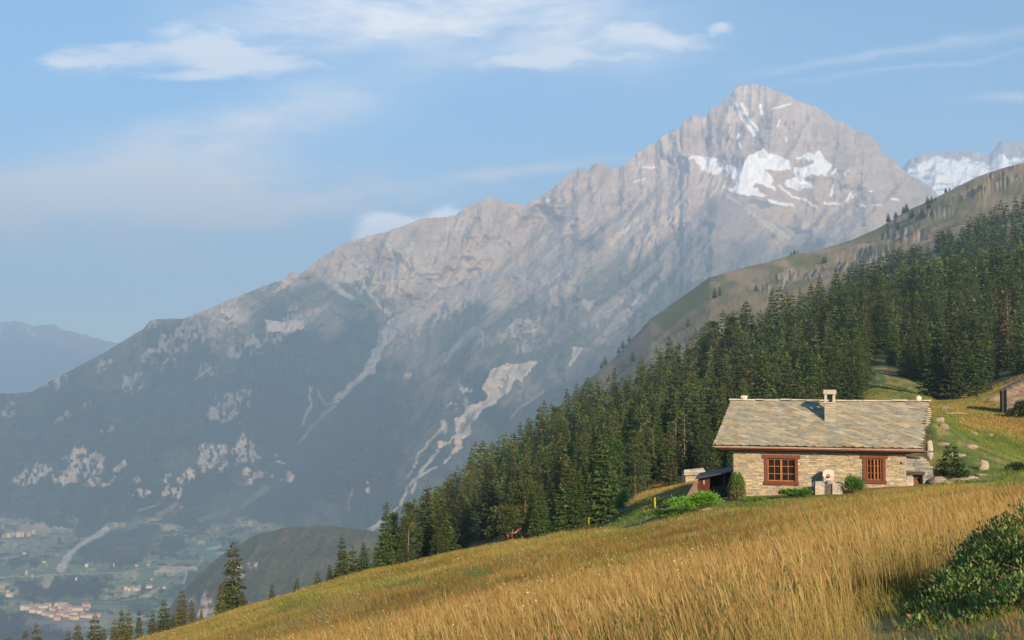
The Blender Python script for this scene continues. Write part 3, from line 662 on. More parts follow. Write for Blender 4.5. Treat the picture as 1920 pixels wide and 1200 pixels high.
# windows
def window(w_, ncol, label=None, bars=False):
    u0, z0, u1, z1 = w_
    m = MB(); t_ = .13
    m.box(u0, u0 + t_, -.06, .16, z0, z1, RED, .003); m.box(u1 - t_, u1, -.06, .16, z0, z1, RED, .003)
    m.box(u0 - .10, u1 + .10, -.07, .16, z1 + .001, z1 + .16, RED, .004)
    fr = m.build("window", M_paint, cab)
    if label: fr["label"] = label
    s_ = MB(); s_.box(u0 - .04, u1 + .04, -.09, .15, z0 - .05, z0 + .10, RED2, .004); s_.build("sill", M_paint, fr)
    g_ = MB(); g_.box(u0 + t_, u1 - t_, .095, .105, z0 + .1, z1, (1, 1, 1)); g_.build("pane", M_glass, fr)
    b_ = MB(); OR = (.34, .12, .036); a, b = u0 + t_ + .002, u1 - t_ - .002; za, zb = z0 + .102, z1 - .03
    b_.box(a, b, .03, .08, za, za + .05, OR); b_.box(a, b, .03, .08, zb - .04, zb, OR); b_.box(a, a + .045, .028, .082, za, zb, OR); b_.box(b - .045, b, .028, .082, za, zb, OR)
    mid = (a + b) / 2; b_.box(mid - .045, mid + .045, .024, .084, za, zb, OR)
    for i in range(1, 3): zz = za + (zb - za) * i / 3; b_.box(a, b, .035, .075, zz - .014, zz + .014, OR)
    for h0, h1 in ((a, mid), (mid, b)):
        hm = (h0 + h1) / 2; b_.box(hm - .014, hm + .014, .037, .073, za, zb, OR)
    b_.build("muntins", M_paint, fr)
    if bars:
        k_ = MB()
        for i in range(5): x = a + (b - a) * (i + .5) / 5; k_.tube([(x, -.02, z0 + .1), (x, -.02, z1)], .016, 6, (.36, .14, .05))
        k_.build("bars", M_paint, fr)
    return fr
window(W1, 4, "wide window with twelve small panes in a red wooden frame")
window(W2, 4, "narrow barred window in a red wooden frame", True)
mb = MB(); mb.tube([(ub0 + .04, .02, zb0), (ub0 + .04, .16, zb0)], .055, 10, (.02, .02, .02)); mb.box(ub0 - .03, ub0 + .11, .1, .12, zb0 - .06, zb0 + .05, (.02, .02, .02)); mb.build("vent_hole", M_paint, cab)

# stones lying on the ridge
def rockmesh(name, sx, sy, sz, seed, col, mat_=M_rock, flat=0.0):
    import bmesh
    bm = bmesh.new(); bmesh.ops.create_icosphere(bm, subdivisions=3, radius=1.0)
    r_ = random.Random(seed); pl = [Vector((r_.gauss(0, 1), r_.gauss(0, 1), r_.gauss(0, 1))).normalized() for _ in range(11)]; dd = [r_.uniform(.62, .95) for _ in pl]
    for v in bm.verts:
        p = v.co.copy()
        for n_, d_ in zip(pl, dd):
            k = p.dot(n_) - d_
            if k > 0: p -= n_ * k
        p += p.normalized() * (float(vn(p.x * 3 + seed, p.y * 3 + p.z * 2.7, seed)) - .5) * .14
        v.co = Vector((p.x * sx, p.y * sy, p.z * sz))
    me = bpy.data.meshes.new(name); bm.to_mesh(me); bm.free()
    at = me.color_attributes.new("col", 'FLOAT_COLOR', 'POINT'); c_ = np.ones((len(me.vertices), 4), np.float32); c_[:, :3] = col; at.data.foreach_set("color", c_.ravel())
    me.materials.append(mat_); return link(name, me)
def cabpt(u_, v, z): w_ = loc2w(u_, v); return (w_[0], w_[1], z + Z0)
zr = rp(0, Ls, 0)[2]
o = rockmesh("stone", .20, .15, .14, 5, (.55, .48, .36)); o.location = cabpt(hit(1396, 750, VR)[0], VR, zr + .19); tag(o, "pale stone weighing down the left end of the cabin's roof ridge", "stone")
o = rockmesh("stone", .17, .15, .14, 9, (.60, .50, .40)); o.location = cabpt(hit(1721, 750, VR)[0], VR, zr + .19); tag(o, "pale stone weighing down the right end of the cabin's roof ridge", "stone")

# rough stone annex at the right
GRC = [(.27,.25,.22),(.22,.21,.19),(.32,.29,.24),(.18,.17,.16),(.36,.32,.26)]  # lichen-grey stones, darkened further: the wall's shade is in the colour
an = thing("stone_annex", "rough grey dry stone lean-to at the cabin's right end with a dark opening", "outbuilding", (*loc2w(LEN + .01, .12), Z0), -PHI - R(-10))
au, az = hit(1750, 900, .15); AL = au - LEN; zt = hit(1720, 853, .1)[1]
oz0, oz1 = hit(1720, 910, .1)[1], hit(1720, 889, .1)[1]; ou0, ou1 = hit(1711, 900, .1)[0] - LEN, hit(1731, 900, .1)[0] - LEN
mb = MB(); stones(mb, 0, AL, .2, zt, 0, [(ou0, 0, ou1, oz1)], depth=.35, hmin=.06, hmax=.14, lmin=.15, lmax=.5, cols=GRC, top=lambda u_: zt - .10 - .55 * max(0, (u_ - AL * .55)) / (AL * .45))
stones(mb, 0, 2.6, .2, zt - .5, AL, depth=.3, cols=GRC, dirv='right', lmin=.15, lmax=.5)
mb.box(0, AL - .3, 2.2, 2.5, .2, zt - .3, (.15, .14, .12)); mb.box(.02, AL * .6, .36, 2.2, zt - .55, zt - .45, (.12, .1, .08))
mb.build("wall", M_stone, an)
mb = MB(); mb.box(ou0 - .25, ou1 + .08, -.08, .1, oz1 - .02, oz1 + .11, (.05, .035, .025), .01); mb.build("lintel", M_paint, an)
mb = MB(); mb.box(.0, .30, -.12, .15, .3, hit(1700, 893, .1)[1], (.36, .32, .25), .02); mb.build("corner_block", M_rock, an)
o = MB(); u_ = (ou0 + ou1) / 2
for k in range(9): o.tube([(u_ - .2 + .05 * k, .25, oz0 - .1), (u_ - .1 + .03 * (k % 4), .4, oz0 + .2), (u_ - .2 + .06 * ((k * 3) % 7), .3, oz0 + .42)], .02, 5, (.20, .07, .03))
w_ = loc2w(LEN, .12); oo = o.build("scrap_iron", M_paint); oo.location = (w_[0], w_[1], Z0); oo.rotation_euler = (0, 0, -PHI); tag(oo, "rusty bent iron rods piled inside the opening of the grey stone lean-to", "scrap")
o = rockmesh("standing_stone", .17, .16, .62, 31, (.38, .34, .27)); q_ = hit(1743, 845, .5); o.location = cabpt(q_[0], .5, q_[1]); tag(o, "upright pointed stone set on the lean-to wall under the gutter end", "stone")

# stone fountain in front of the wall
vf = -.75
fu0, fz0 = hit(1529, 924, vf - .55); fu1, fz1 = hit(1580, 906, vf - .55)
fo = thing("stone_fountain", "pale carved stone fountain pillar with trough against the cabin's front wall", "fountain", (*loc2w((fu0 + fu1) / 2, vf), Z0), -PHI)
hw = (fu1 - fu0) / 2; ST = (.42, .36, .27)
mb = MB(); bz = fz0 - .15; tz = fz1
mb.box(-hw, -hw * .30, -.55, -.43, bz, tz, ST, .02); mb.box(hw * .28, hw, -.53, -.43, bz, tz - .02, ST, .03); mb.box(-hw * .29, hw * .27, -.47, -.43, bz, tz - .06, (.10, .09, .08), .01); mb.box(-hw, hw, .0, .12, bz, tz, ST, .02); mb.box(-hw, -hw + .12, -.43, .0, bz, tz - .01, ST, .015); mb.box(hw - .12, hw, -.43, .0, bz, tz - .01, ST, .015); mb.box(-hw + .1, hw - .1, -.43, .0, bz, bz + .1, ST)  # dark recessed middle piece: the shadow on the trough, put into its colour
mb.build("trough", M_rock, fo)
mb = MB(); mb.box(-hw + .13, hw - .13, -.42, -.01, tz - .10, tz - .08, (.02, .025, .03)); mb.build("water", M_glass, fo)
pu0, pz1 = hit(1543, 881, vf + .2); pu1, _ = hit(1563, 881, vf + .2); cx_ = (fu0 + fu1) / 2
mb = MB(); x0, x1 = pu0 - cx_, pu1 - cx_
mb.box(x0 + .02, x1 - .02, .13, .42, bz, pz1 - .30, (.55, .48, .36), .01); mb.box(x0 - .02, x1 + .02, .10, .45, pz1 - .30, pz1 - .06, (.58, .51, .38), .015)
n = len(mb.v)
prof_ = [(-.5, 0), (-.42, .08), (-.2, .13), (0, .15), (.2, .13), (.42, .08), (.5, 0)]
for i in range(6):
    xa, za = prof_[i]; xb, zb = prof_[i+1]; W_ = x1 - x0 + .04; m_ = (x0 + x1) / 2
    mb.quadbox([(m_ + xa * W_, .1, pz1 - .061), (m_ + xb * W_, .1, pz1 - .061), (m_ + xb * W_, .45, pz1 - .061), (m_ + xa * W_, .45, pz1 - .061)],
               [(m_ + xa * W_, .1, pz1 - .06 + za * .6 + .001), (m_ + xb * W_, .1, pz1 - .06 + zb * .6 + .001), (m_ + xb * W_, .45, pz1 - .06 + zb * .6 + .001), (m_ + xa * W_, .45, pz1 - .06 + za * .6 + .001)], (.58, .51, .38))
pil = mb.build("pillar", M_rock, fo)
mb = MB(); m_ = (x0 + x1) / 2; rz_ = hit(1554, 893, vf + .1)[1]
for k in range(12):
    t0, t1 = 2 * math.pi * k / 12, 2 * math.pi * (k + 1) / 12
    mb.tube([(m_ + .07 * math.cos(t0), .11, rz_ + .07 * math.sin(t0)), (m_ + .07 * math.cos(t1), .11, rz_ + .07 * math.sin(t1))], .028, 6, (.25, .12, .08))
mb.tube([(m_, .10, rz_), (m_, -.06, rz_ - .02), (m_, -.10, rz_ - .07)], .022, 7, (.10, .06, .05)); mb.build("spout", M_paint, fo)
mb = MB(); mb.tube([(x0 - .07, .2, bz + .1), (x0 - .07, .2, pz1 - .20), (x0 - .10, .2, pz1 - .08), (x0 - .15, .18, pz1 - .12)], .022, 7, (.04, .035, .03)); mb.build("dark_tube", M_paint, fo)  # thin dark bent tube left of the pillar
mb = MB(); bx0, bz1 = hit(1550, 901, vf - .3); mb.lathe(bx0 + .07 - cx_, -.27, [(.001, bz1 - .28), (.085, bz1 - .28), (.11, bz1), (.10, bz1), (.08, bz1 - .24), (.001, bz1 - .24)], 14, (.20, .22, .24))
bk = mb.build("bucket", M_paint); bk.location = (*loc2w(cx_, vf), Z0); bk.rotation_euler = (0, 0, -PHI); tag(bk, "small grey metal bucket under the spout of the stone fountain", "bucket")

# dark red shed on the left
sh = thing("wooden_shed", "low dark red board shed with black roof and open front, against the cabin's left wall", "shed", (*loc2w(0, 1.2), Z0), -PHI)
sL, _ = hit(1309, 905, 1.2); sM, _ = hit(1331, 905, 1.2)
za = hit(1309, 897, 1.2)[1]; zb = hit(1376, 883, 1.2)[1]; zbt = hit(1320, 919, 1.2)[1] - .7
zt_ = lambda u_: za + (zb - za) * (u_ - sL) / (0 - sL)
DR = (.085, .018, .012)
mb = MB(); u_ = sL
while u_ < sM - .01:
    w_ = min(.14, sM - u_); mb.quadbox([(u_, 0, zbt), (u_ + w_ - .008, 0, zbt), (u_ + w_ - .008, .03, zbt), (u_, .03, zbt)], [(u_, 0, zt_(u_)), (u_ + w_ - .008, 0, zt_(u_ + w_)), (u_ + w_ - .008, .03, zt_(u_ + w_)), (u_, .03, zt_(u_))], shade(DR, .8, 1.2)); u_ += w_
mb.build("front_panel", M_paint, sh)
mb = MB(); mb.quadbox([(sL, .031, zbt), (sL + .03, .031, zbt), (sL + .03, 2.2, zbt), (sL, 2.2, zbt)], [(sL, .031, za), (sL + .03, .031, za), (sL + .03, 2.2, za), (sL, 2.2, za)], DR)
mb.quadbox([(sL + .03, 2.15, zbt), (-.02, 2.15, zbt), (-.02, 2.2, zbt), (sL + .03, 2.2, zbt)], [(sL + .03, 2.15, zt_(sL)), (-.02, 2.15, zt_(0)), (-.02, 2.2, zt_(0)), (sL + .03, 2.2, zt_(sL))], (.05, .02, .015))
mb.box(-.05, -.02, .1, 2.15, zbt, zb, (.04, .02, .015)); mb.build("side_panel", M_paint, sh)
mb = MB(); e0, e1 = sL - .12, -.02
mb.quadbox([(e0, -.35, zt_(e0)), (e1, -.35, zt_(e1)), (e1, 2.3, zt_(e1) + .02), (e0, 2.3, zt_(e0) + .02)], [(e0, -.35, zt_(e0) + .05), (e1, -.35, zt_(e1) + .05), (e1, 2.3, zt_(e1) + .07), (e0, 2.3, zt_(e0) + .07)], (.045, .047, .05)); mb.build("roof", M_paint, sh)
mb = MB(); mb.box(-.55, -.45, -.02, .08, zbt, zt_(-.5) - .01, (.05, .02, .015)); mb.build("post", M_paint, sh)
mb = MB(); xx = sL + (sM - sL) * .5; mb.box(xx - .012, xx + .012, -.03, -.002, zt_(xx) - .34, zt_(xx) - .14, (.7, .68, .62)); mb.build("handle", M_paint, sh)
mb = MB(); pz = hit(1300, 920, 1.0)[1]
mb.quadbox([(sL - .62, -.15, pz - .4), (sL - .03, -.15, pz - .4), (sL - .03, -.11, pz - .4), (sL - .62, -.11, pz - .4)], [(sL - .18, .0, pz + .38), (sL - .03, .0, pz + .45), (sL - .03, .04, pz + .45), (sL - .18, .04, pz + .38)], (.20, .12, .09))
pb = mb.build("wooden_board", M_paint); pb.location = (*loc2w(0, 1.2), Z0); pb.rotation_euler = (0, 0, -PHI); tag(pb, "weathered brown board leaning on the left end of the dark red shed", "board")
mb = MB(); lz = hit(1340, 918, 1.6)[1]
for r_ in range(3):
    for k in range(9): xx = sM + .1 + k * .15 + .07 * (r_ % 2); mb.tube([(xx, .7, lz - .2 + r_ * .13), (xx, 1.5, lz - .2 + r_ * .13)], .068, 8, shade((.22, .15, .09), .7, 1.2))
lg = mb.build("firewood_pile", M_bark); lg.location = (*loc2w(0, 1.2), Z0); lg.rotation_euler = (0, 0, -PHI); tag(lg, "firewood logs stacked in the dark inside of the red shed", "firewood", kind=None)

# small stone hut beyond the shed
def slabroof(mb, pts0, pts1, nr, cols):       # pts0: eave (2), pts1: ridge (2)
    A0, A1 = Vector(pts0[0]), Vector(pts0[1]); B0, B1 = Vector(pts1[0]), Vector(pts1[1])
    nrm = (A1 - A0).cross(B0 - A0).normalized()
    W_ = (A1 - A0).length
    for r_ in range(nr):
        f0, f1 = r_ / nr, min((r_ + 1.5) / nr, 1.02); x = 0
        while x < W_:
            w_ = random.uniform(.3, .55); g0, g1 = x / W_, min((x + w_ - .01) / W_, 1)
            up = nrm * random.uniform(.02, .05); th = nrm * .035
            pt = lambda g, f: (A0 * (1 - g) + A1 * g) * (1 - f) + (B0 * (1 - g) + B1 * g) * f
            lo_ = [pt(g0, f0 - .02) + up, pt(g1, f0) + up, pt(g1, f1) + up * .3, pt(g0, f1) + up * .3]
            mb.quadbox(lo_, [p + th for p in lo_], shade(random.choice(cols), .8, 1.2)); x += w_
hx = P(1284, 890, 71.0); hxr = P(1326, 890, 71.0); hw_ = hxr[0] - hx[0]; hb = P(1300, 925, 71)[2]; ht = P(1300, 891, 71)[2]
hut = thing("stone_hut", "tiny pale stone hut with a straw-coloured slab roof behind the red shed", "hut", (hx[0], 71.0, hb), 0)
mb = MB(); stones(mb, .06, hw_ - .06, 0, ht - hb, 0, depth=.2, cols=stone_cols, lmax=.35); stones(mb, 0.0, 1.6, 0, ht - hb, .06, depth=.2, cols=stone_cols, lmax=.35, dirv='left'); mb.box(.26, hw_ - .1, .2, 1.6, 0, ht - hb - .02, MORT); mb.build("wall", M_stone, hut)
mb = MB(); slabroof(mb, [(-.08, -.15, ht - hb), (hw_ + .02, -.15, ht - hb - .02)], [(.10, .9, ht - hb + .22), (hw_ - .10, .9, ht - hb + .34)], 4, [(.52,.44,.33),(.46,.38,.28),(.40,.34,.27)])
slabroof(mb, [(hw_ - .1, 1.9, ht - hb - .1), (.1, 1.9, ht - hb - .1)], [(hw_ - .10, .9, ht - hb + .34), (.10, .9, ht - hb + .22)], 4, [(.52,.44,.33),(.46,.38,.28)]); mb.box(.05, hw_ - .1, -.05, 1.7, ht - hb - .015, ht - hb + .09, (.2, .16, .12)); mb.build("roof", M_slab, hut)

# ruined barn at the right edge
YB = 108.0
b0 = P(1888, 763, YB); zt1_ = P(1888, 731, YB)[2]; zt2_ = P(1922, 712, YB)[2]; bb = b0[2] - 1.2; xr = P(1922, 740, YB)[0] - b0[0]
barn = thing("stone_barn", "small reddish stone barn with broken slab roof and dark side door at the forest edge", "barn", (b0[0], YB, bb), R(-18))
BC = [(.24,.16,.11),(.27,.19,.13),(.21,.145,.10),(.30,.22,.16),(.19,.135,.105)]
WB = 5.2; slope = (zt2_ - zt1_) / xr; pk = 2.6
tp = lambda u_: (zt1_ - bb) + slope * min(u_, 2 * pk - u_)
mb = MB(); stones(mb, 0, WB, 0, 9, 0, depth=.4, cols=BC, hmin=.10, hmax=.2, lmin=.2, lmax=.6, top=tp)
stones(mb, .0, .5, 0, zt1_ - bb, 0, depth=.35, cols=BC, dirv='left'); stones(mb, 1.6, 2.6, 0, zt1_ - bb, 0, depth=.35, cols=BC, dirv='left'); stones(mb, .5, 1.6, 1.2 + 1.45, zt1_ - bb, 0, depth=.35, cols=BC, dirv='left'); mb.box(.4, WB, 2.3, 2.6, 0, zt1_ - bb, BC[0])
stones(mb, 0, 2.6, 0, zt1_ - bb, WB, depth=.4, cols=BC, dirv='right'); mb.build("wall", M_stone, barn)
mb = MB(); zr1 = zt1_ - bb
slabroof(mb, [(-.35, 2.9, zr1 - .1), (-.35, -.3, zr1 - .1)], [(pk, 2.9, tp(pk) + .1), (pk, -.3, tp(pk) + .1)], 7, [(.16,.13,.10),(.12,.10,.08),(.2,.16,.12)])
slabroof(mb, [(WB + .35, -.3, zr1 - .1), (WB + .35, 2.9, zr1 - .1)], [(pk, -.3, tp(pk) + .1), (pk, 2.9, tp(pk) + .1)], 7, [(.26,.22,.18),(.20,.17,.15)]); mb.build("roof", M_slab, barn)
for yy_ in (-.15, 1.5): mb = MB(); mb.box(-.45, -.30, yy_, yy_ + .16, .2, zr1 - .12, (.06, .04, .03), .01); mb.build("post", M_bark, barn)

# rocks around the cabin and on the bank
for (px, py, Y, sx, sy, sz, rz, col, lb, nm) in [
    (1845, 873, 52, .32, .16, .42, .5, (.52,.46,.37), "tall pale boulder standing upright on the green bank right of the cabin", "boulder"),
    (1769, 840, 56, .42, .3, .14, .1, (.42,.38,.32), "flat grey slab leaning below the small spruce's left side", "boulder"),
    (1783, 846, 54.5, .17, .15, .20, .3, (.62,.57,.48), "small whitish stone at the foot of the flat grey slab", "stone"),
    (1800, 845, 55, .35, .2, .12, .3, (.40,.37,.32), "low grey rock right of the whitish stone on the bank", "boulder"),
    (1768, 826, 60, .34, .25, .24, .3, (.40,.33,.27), "brownish square rock halfway up the green bank", "boulder"),
    (1761, 793, 62, .42, .3, .22, .0, (.50,.40,.30), "tan boulder at the top of the bank beside the roof verge", "boulder"),
    (1819, 829, 58, .42, .25, .15, -.3, (.45,.38,.31), "long tan rock on the crest of the green bank", "boulder"),
    (1825, 790, 74, .38, .3, .22, .2, (.34,.30,.26), "grey boulder in the straw meadow above the bank", "boulder"),
    (1823, 889, 49, .30, .2, .12, .2, (.62,.56,.46), "white flat stone in the rubble below the tall pale boulder", "stone"),
    (1812, 894, 48.6, .40, .2, .08, .1, (.52,.46,.38), "thin light slab lying in the rubble beside the lean-to", "stone"),
    (1840, 891, 49.6, .34, .26, .13, .1, (.40,.36,.31), "rounded grey stone right of the white flat stone", "stone"),
    (1790, 896, 49, .30, .2, .11, .5, (.42,.38,.33), "grey stone below the small spruce's trunk", "stone"),
    (1836, 907, 47, .60, .3, .13, .1, (.36,.34,.30), "long flat grey slab at the top edge of the straw meadow", "boulder"),
    (1760, 897, 49, .50, .3, .22, .3, (.38,.34,.29), "grey boulder at the right foot of the lean-to wall", "boulder"),
    (1778, 905, 48, .25, .2, .12, .3, (.44,.40,.33), "small grey stone in front of the lean-to rubble", "stone"),
    (1240, 918, 63, .5, .3, .18, .3, (.40,.35,.28), "grey rock beside the dry straw mound left of the shed", "boulder"),
    (1327, 950, 48, .3, .15, .10, .2, (.55,.50,.42), "pale stone under the bright green juniper mat", "stone"),
    (1175, 958, 66, .5, .3, .25, .2, (.35,.32,.27), "grey rock at the lower end of the straw mound", "boulder"),
    (1775, 745, 118, .8, .5, .35, .3, (.38,.34,.28), "low grey boulder in the green clearing below the forest", "boulder"),
    (1868, 713, 130, 1.3, .6, .7, .2, (.34,.28,.22), "brown rock outcrop at the forest edge left of the barn", "boulder"),
    (1796, 762, 104, 1.2, .3, .14, -.1, (.50,.42,.30), "long pale slab lying across the upper meadow", "boulder"),
    (1856, 787, 78, .25, .2, .12, .3, (.5,.44,.34), "little pale stone in the straw meadow right of the grey boulder", "stone"),
]:
    x, y, z = P(px, py, Y)
    o = rockmesh(nm, sx, sy, sz, px, tuple(q_ * f_ for q_, f_ in zip(col, (.60, .56, .47)))); o.location = (x, y, min(g1(x, y) + sz * .25, z + 9)); o.rotation_euler = (0, 0, rz); tag(o, lb, "rock")

# pole fence remains / stump are not modelled; village far below in the valley
def valley_z(px, py): return -620.0
vr = random.Random(3)
house_me = []
for v in range(4):
    m = MB(); w_, d_, h_ = [(9, 8, 4.5), (14, 8, 5.5), (17, 9, 6), (7, 7, 4)][v]
    wc = [(.62,.46,.29), (.55,.35,.21), (.60,.48,.33), (.46,.36,.26)][v]; rc_ = [(.32,.16,.12), (.28,.14,.11), (.30,.22,.20), (.24,.18,.17)][v]
    m.box(-w_/2, w_/2, -d_/2, d_/2, -14, h_, wc)
    wall_me = m.build("wall", M_plain); r_ = MB(); o_ = .8
    for s_ in (-1, 1):
        lo_ = [(-w_/2 - o_, s_ * (d_/2 + o_), h_ - .4), (w_/2 + o_, s_ * (d_/2 + o_), h_ - .4), (w_/2 + o_, 0, h_ + 2.4), (-w_/2 - o_, 0, h_ + 2.4)]
        if s_ > 0: lo_ = lo_[::-1]
        r_.quadbox(lo_, [(p[0], p[1], p[2] + .4) for p in lo_], rc_)
    roof_me = r_.build("roof", M_plain)
    house_me.append((wall_me.data, roof_me.data)); bpy.data.objects.remove(wall_me); bpy.data.objects.remove(roof_me)
def village(pts, label, group, k=1.0):
    for (px, py) in pts:
        Y = -620.0 / float(e_of(py)); x = float(a_of(px, py)) * Y; v = vr.randrange(4)
        t_ = thing("house", label, "house", (x, Y, -617), vr.uniform(-.3, .3), group); t_.scale = (k, k, k)
        link("wall", house_me[v][0], t_); link("roof", house_me[v][1], t_)
pts = [(46+vr.uniform(-1,1)+k*6.3, 1143+vr.uniform(-6,3)) for k in range(20)] + [(60+k*6+vr.uniform(-2,2), 1150+vr.uniform(-6,5)) for k in range(18)] + [(90+k*6+vr.uniform(-3,3), 1158+vr.uniform(-4,4)) for k in range(17)]
village(pts, "tiny pale house with reddish roof in the town on the valley floor", "houses of the town down in the valley")
village([(8+k*9+vr.uniform(-2,2), 1004-k*1.0+vr.uniform(-2,2)) for k in range(7)], "tiny pale house of the hamlet on the far valley terrace", "houses of the hamlet at the left edge")
village([(236,1105),(243,1107),(250,1104),(257,1108),(262,1103)], "tiny pale farm building among the tan fields in the middle of the valley", "farm buildings on the valley floor")
village([(20+vr.uniform(0,330), vr.uniform(1020,1130)) for k in range(9)], "tiny lone farmhouse somewhere among the valley fields and woods", "lone farmhouses across the valley", .6)
village([(18,1118),(15,1112),(50,1074),(280,1104),(308,1105)], "tiny scattered house in the green fields of the valley", "scattered houses in the valley fields")
# ------------------------------------------------------------------ trees
def quads(B, D, U, ln, wd):                   # leaf-like rhombi: base B, direction D, side U
    T = B + D * ln[:, None]; M_ = B + D * (ln * .45)[:, None]
    Lf = M_ + U * wd[:, None] * .5; Rt = M_ - U * wd[:, None] * .5
    V = np.stack([B, Rt, T, Lf], 1).reshape(-1, 3)
    return V
def unit(v): return v / np.maximum(np.linalg.norm(v, axis=1, keepdims=True), 1e-6)
def spruce(seed, H, Rd, nwh, nbr, leaf, dens, base=(.046, .088, .022), cone=.3, tipc=(.105, .135, .030), shape=.85, low=.05, sparse=0., brown=0.):
    g = np.random.default_rng(seed); Bs, Ds, Us, Ln, Wd, Cs = [], [], [], [], [], []
    for k in range(nwh):
        f = (k + g.uniform(-.3, .3)) / nwh; f = min(max(f, 0), .985); h = H * (low + (1 - low) * f)
        r = Rd * (1 - f) ** shape * (.9 if f > .06 else .65) + .10
        nb = max(4, int(nbr * (1 - f * .45))); a0 = g.uniform(0, 6.28)
        for b in range(nb):
            if g.random() < sparse: continue
            an_ = a0 + 6.283 * b / nb + g.normal(0, .18); rr = r * g.uniform(.68, 1.16) * (1 + .14 * math.sin(an_ * 2 + seed)); n = max(4, int(1.45 * dens * rr / leaf))
            s_ = g.uniform(.12, 1, n) ** .8; dr = g.uniform(.12, .30) + .25 * (1 - f)
            zz = h + rr * (.10 * s_ - dr * s_ ** 1.6 + .12 * s_ ** 4) + .25 * (f > .75) * s_ * rr
            side = g.uniform(-1, 1, n) * (1 - s_ * .75) * rr * .42
            ca, sa = math.cos(an_), math.sin(an_)
            Bp = np.stack([ca * rr * s_ - sa * side, sa * rr * s_ + ca * side, zz + g.normal(0, .05, n)], 1)
            dd = np.stack([ca + g.normal(0, .35, n) - sa * np.sign(side) * .6, sa + g.normal(0, .35, n) + ca * np.sign(side) * .6, g.normal(-.38, .25, n)], 1)
            uu = np.stack([-sa + g.normal(0, .3, n), ca + g.normal(0, .3, n), g.normal(0, .45, n)], 1)
            Bs.append(Bp); Ds.append(unit(dd)); Us.append(unit(uu)); Ln.append(leaf * g.uniform(.6, 1.3, n) * (.75 + .4 * (1 - f))); Wd.append(leaf * g.uniform(.5, .85, n))
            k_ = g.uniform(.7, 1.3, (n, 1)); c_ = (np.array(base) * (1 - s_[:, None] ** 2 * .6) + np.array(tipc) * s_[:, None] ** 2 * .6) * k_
            if cone and f > .45:
                m_ = g.random(n) < cone * (f - .4) * .9; c_[m_] = np.array((.13, .068, .028)) * g.uniform(.7, 1.3, (m_.sum(), 1))
            if brown:
                m_ = g.random(n) < brown; c_[m_] = np.array((.16, .07, .035)) * g.uniform(.6, 1.3, (m_.sum(), 1))
            Cs.append(c_)
    n = 14; zz = np.linspace(H * .93, H * 1.0, n)   # leader
    Bs.append(np.stack([zz * 0, zz * 0, zz], 1)); Ds.append(unit(np.stack([g.normal(0, .4, n), g.normal(0, .4, n), np.full(n, .8)], 1))); Us.append(unit(g.normal(0, 1, (n, 3)))); Ln.append(np.full(n, leaf * .8)); Wd.append(np.full(n, leaf * .3)); Cs.append(np.tile(np.array(tipc), (n, 1)))
    B, D, U, Ln, Wd, C = map(np.concatenate, (Bs, Ds, Us, Ln, Wd, Cs))
    return quads(B, D, U, Ln, Wd), np.repeat(C, 4, 0)
def qf(V): return np.arange(len(V)).reshape(-1, 4)
def trunk_mesh(name, H, r, col=(.12, .085, .06), bend=0.0, branches=0, seed=0):
    m = MB(); pts_ = [(bend * math.sin(k * .9), bend * math.cos(k * .7) * .5, H * k / 6 - .4) for k in range(7)]
    m.tube(pts_, [r * (1 - .92 * k / 6) + .012 for k in range(7)], 7, col)
    r_ = random.Random(seed)
    for k in range(branches):
        h = H * r_.uniform(.12, .75); a = r_.uniform(0, 6.28); L_ = r_.uniform(.5, 1.1) * (1 - h / H) * 1.6
        m.tube([(0, 0, h), (math.cos(a) * L_ * .6, math.sin(a) * L_ * .6, h - .05), (math.cos(a) * L_, math.sin(a) * L_, h - .15)], [.03, .02, .008], 4, col)
    o = m.build(name, M_bark); me = o.data; bpy.data.objects.remove(o); return me
def stone_pine(seed, H, Rd, base=(.050, .070, .022), tipc=(.10, .12, .035), nl=26, per=150, flat=.75, leaf=.26):
    g = np.random.default_rng(seed); Bs, Ds, Us, Ln, Wd, Cs = [], [], [], [], [], []
    for k in range(nl):
        f = g.uniform(.12, 1); h = H * f; r = Rd * math.sin(min(1, (1.08 - f) * 1.35) * 1.5) * g.uniform(.25, .85); a = g.uniform(0, 6.28)
        c0 = np.array((r * math.cos(a), r * math.sin(a), h)); rs = Rd * g.uniform(.28, .5) * (1.15 - .5 * f)
        d = unit(g.normal(0, 1, (per, 3))); Bp = c0 + d * rs * g.uniform(.5, 1, (per, 1)) * np.array((1, 1, flat))
        Bs.append(Bp); Ds.append(unit(d + np.array((0, 0, .5)) + g.normal(0, .4, (per, 3)))); Us.append(unit(g.normal(0, 1, (per, 3)))); Ln.append(leaf * g.uniform(.7, 1.3, per)); Wd.append(leaf * g.uniform(.35, .55, per))
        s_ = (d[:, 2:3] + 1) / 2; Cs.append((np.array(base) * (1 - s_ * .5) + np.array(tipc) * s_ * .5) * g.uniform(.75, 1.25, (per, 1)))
    B, D, U, Ln, Wd, C = map(np.concatenate, (Bs, Ds, Us, Ln, Wd, Cs)); return quads(B, D, U, Ln, Wd), np.repeat(C, 4, 0)
protos = []                                   # (crown mesh, trunk mesh, height, radius)
specs = [(11, 13, 2.3, 30, 11, .42, 4.2, {}), (12, 14, 2.0, 34, 10, .40, 4.4, dict(cone=.55)), (13, 11, 2.2, 26, 11, .42, 4.4, dict(cone=.15)), (14, 15, 2.5, 34, 11, .44, 4.2, dict(shape=.75)),
         (15, 12, 1.7, 30, 9, .38, 4.6, dict(cone=.6, sparse=.15)), (16, 9, 2.1, 22, 10, .42, 4.4, dict(cone=.05, base=(.035,.055,.020))), (17, 13, 2.4, 28, 10, .42, 3.8, dict(brown=.25, sparse=.1)), (18, 12, 2.1, 30, 11, .38, 4.6, dict(base=(.028,.048,.018), tipc=(.06,.08,.028)))]
raw = []
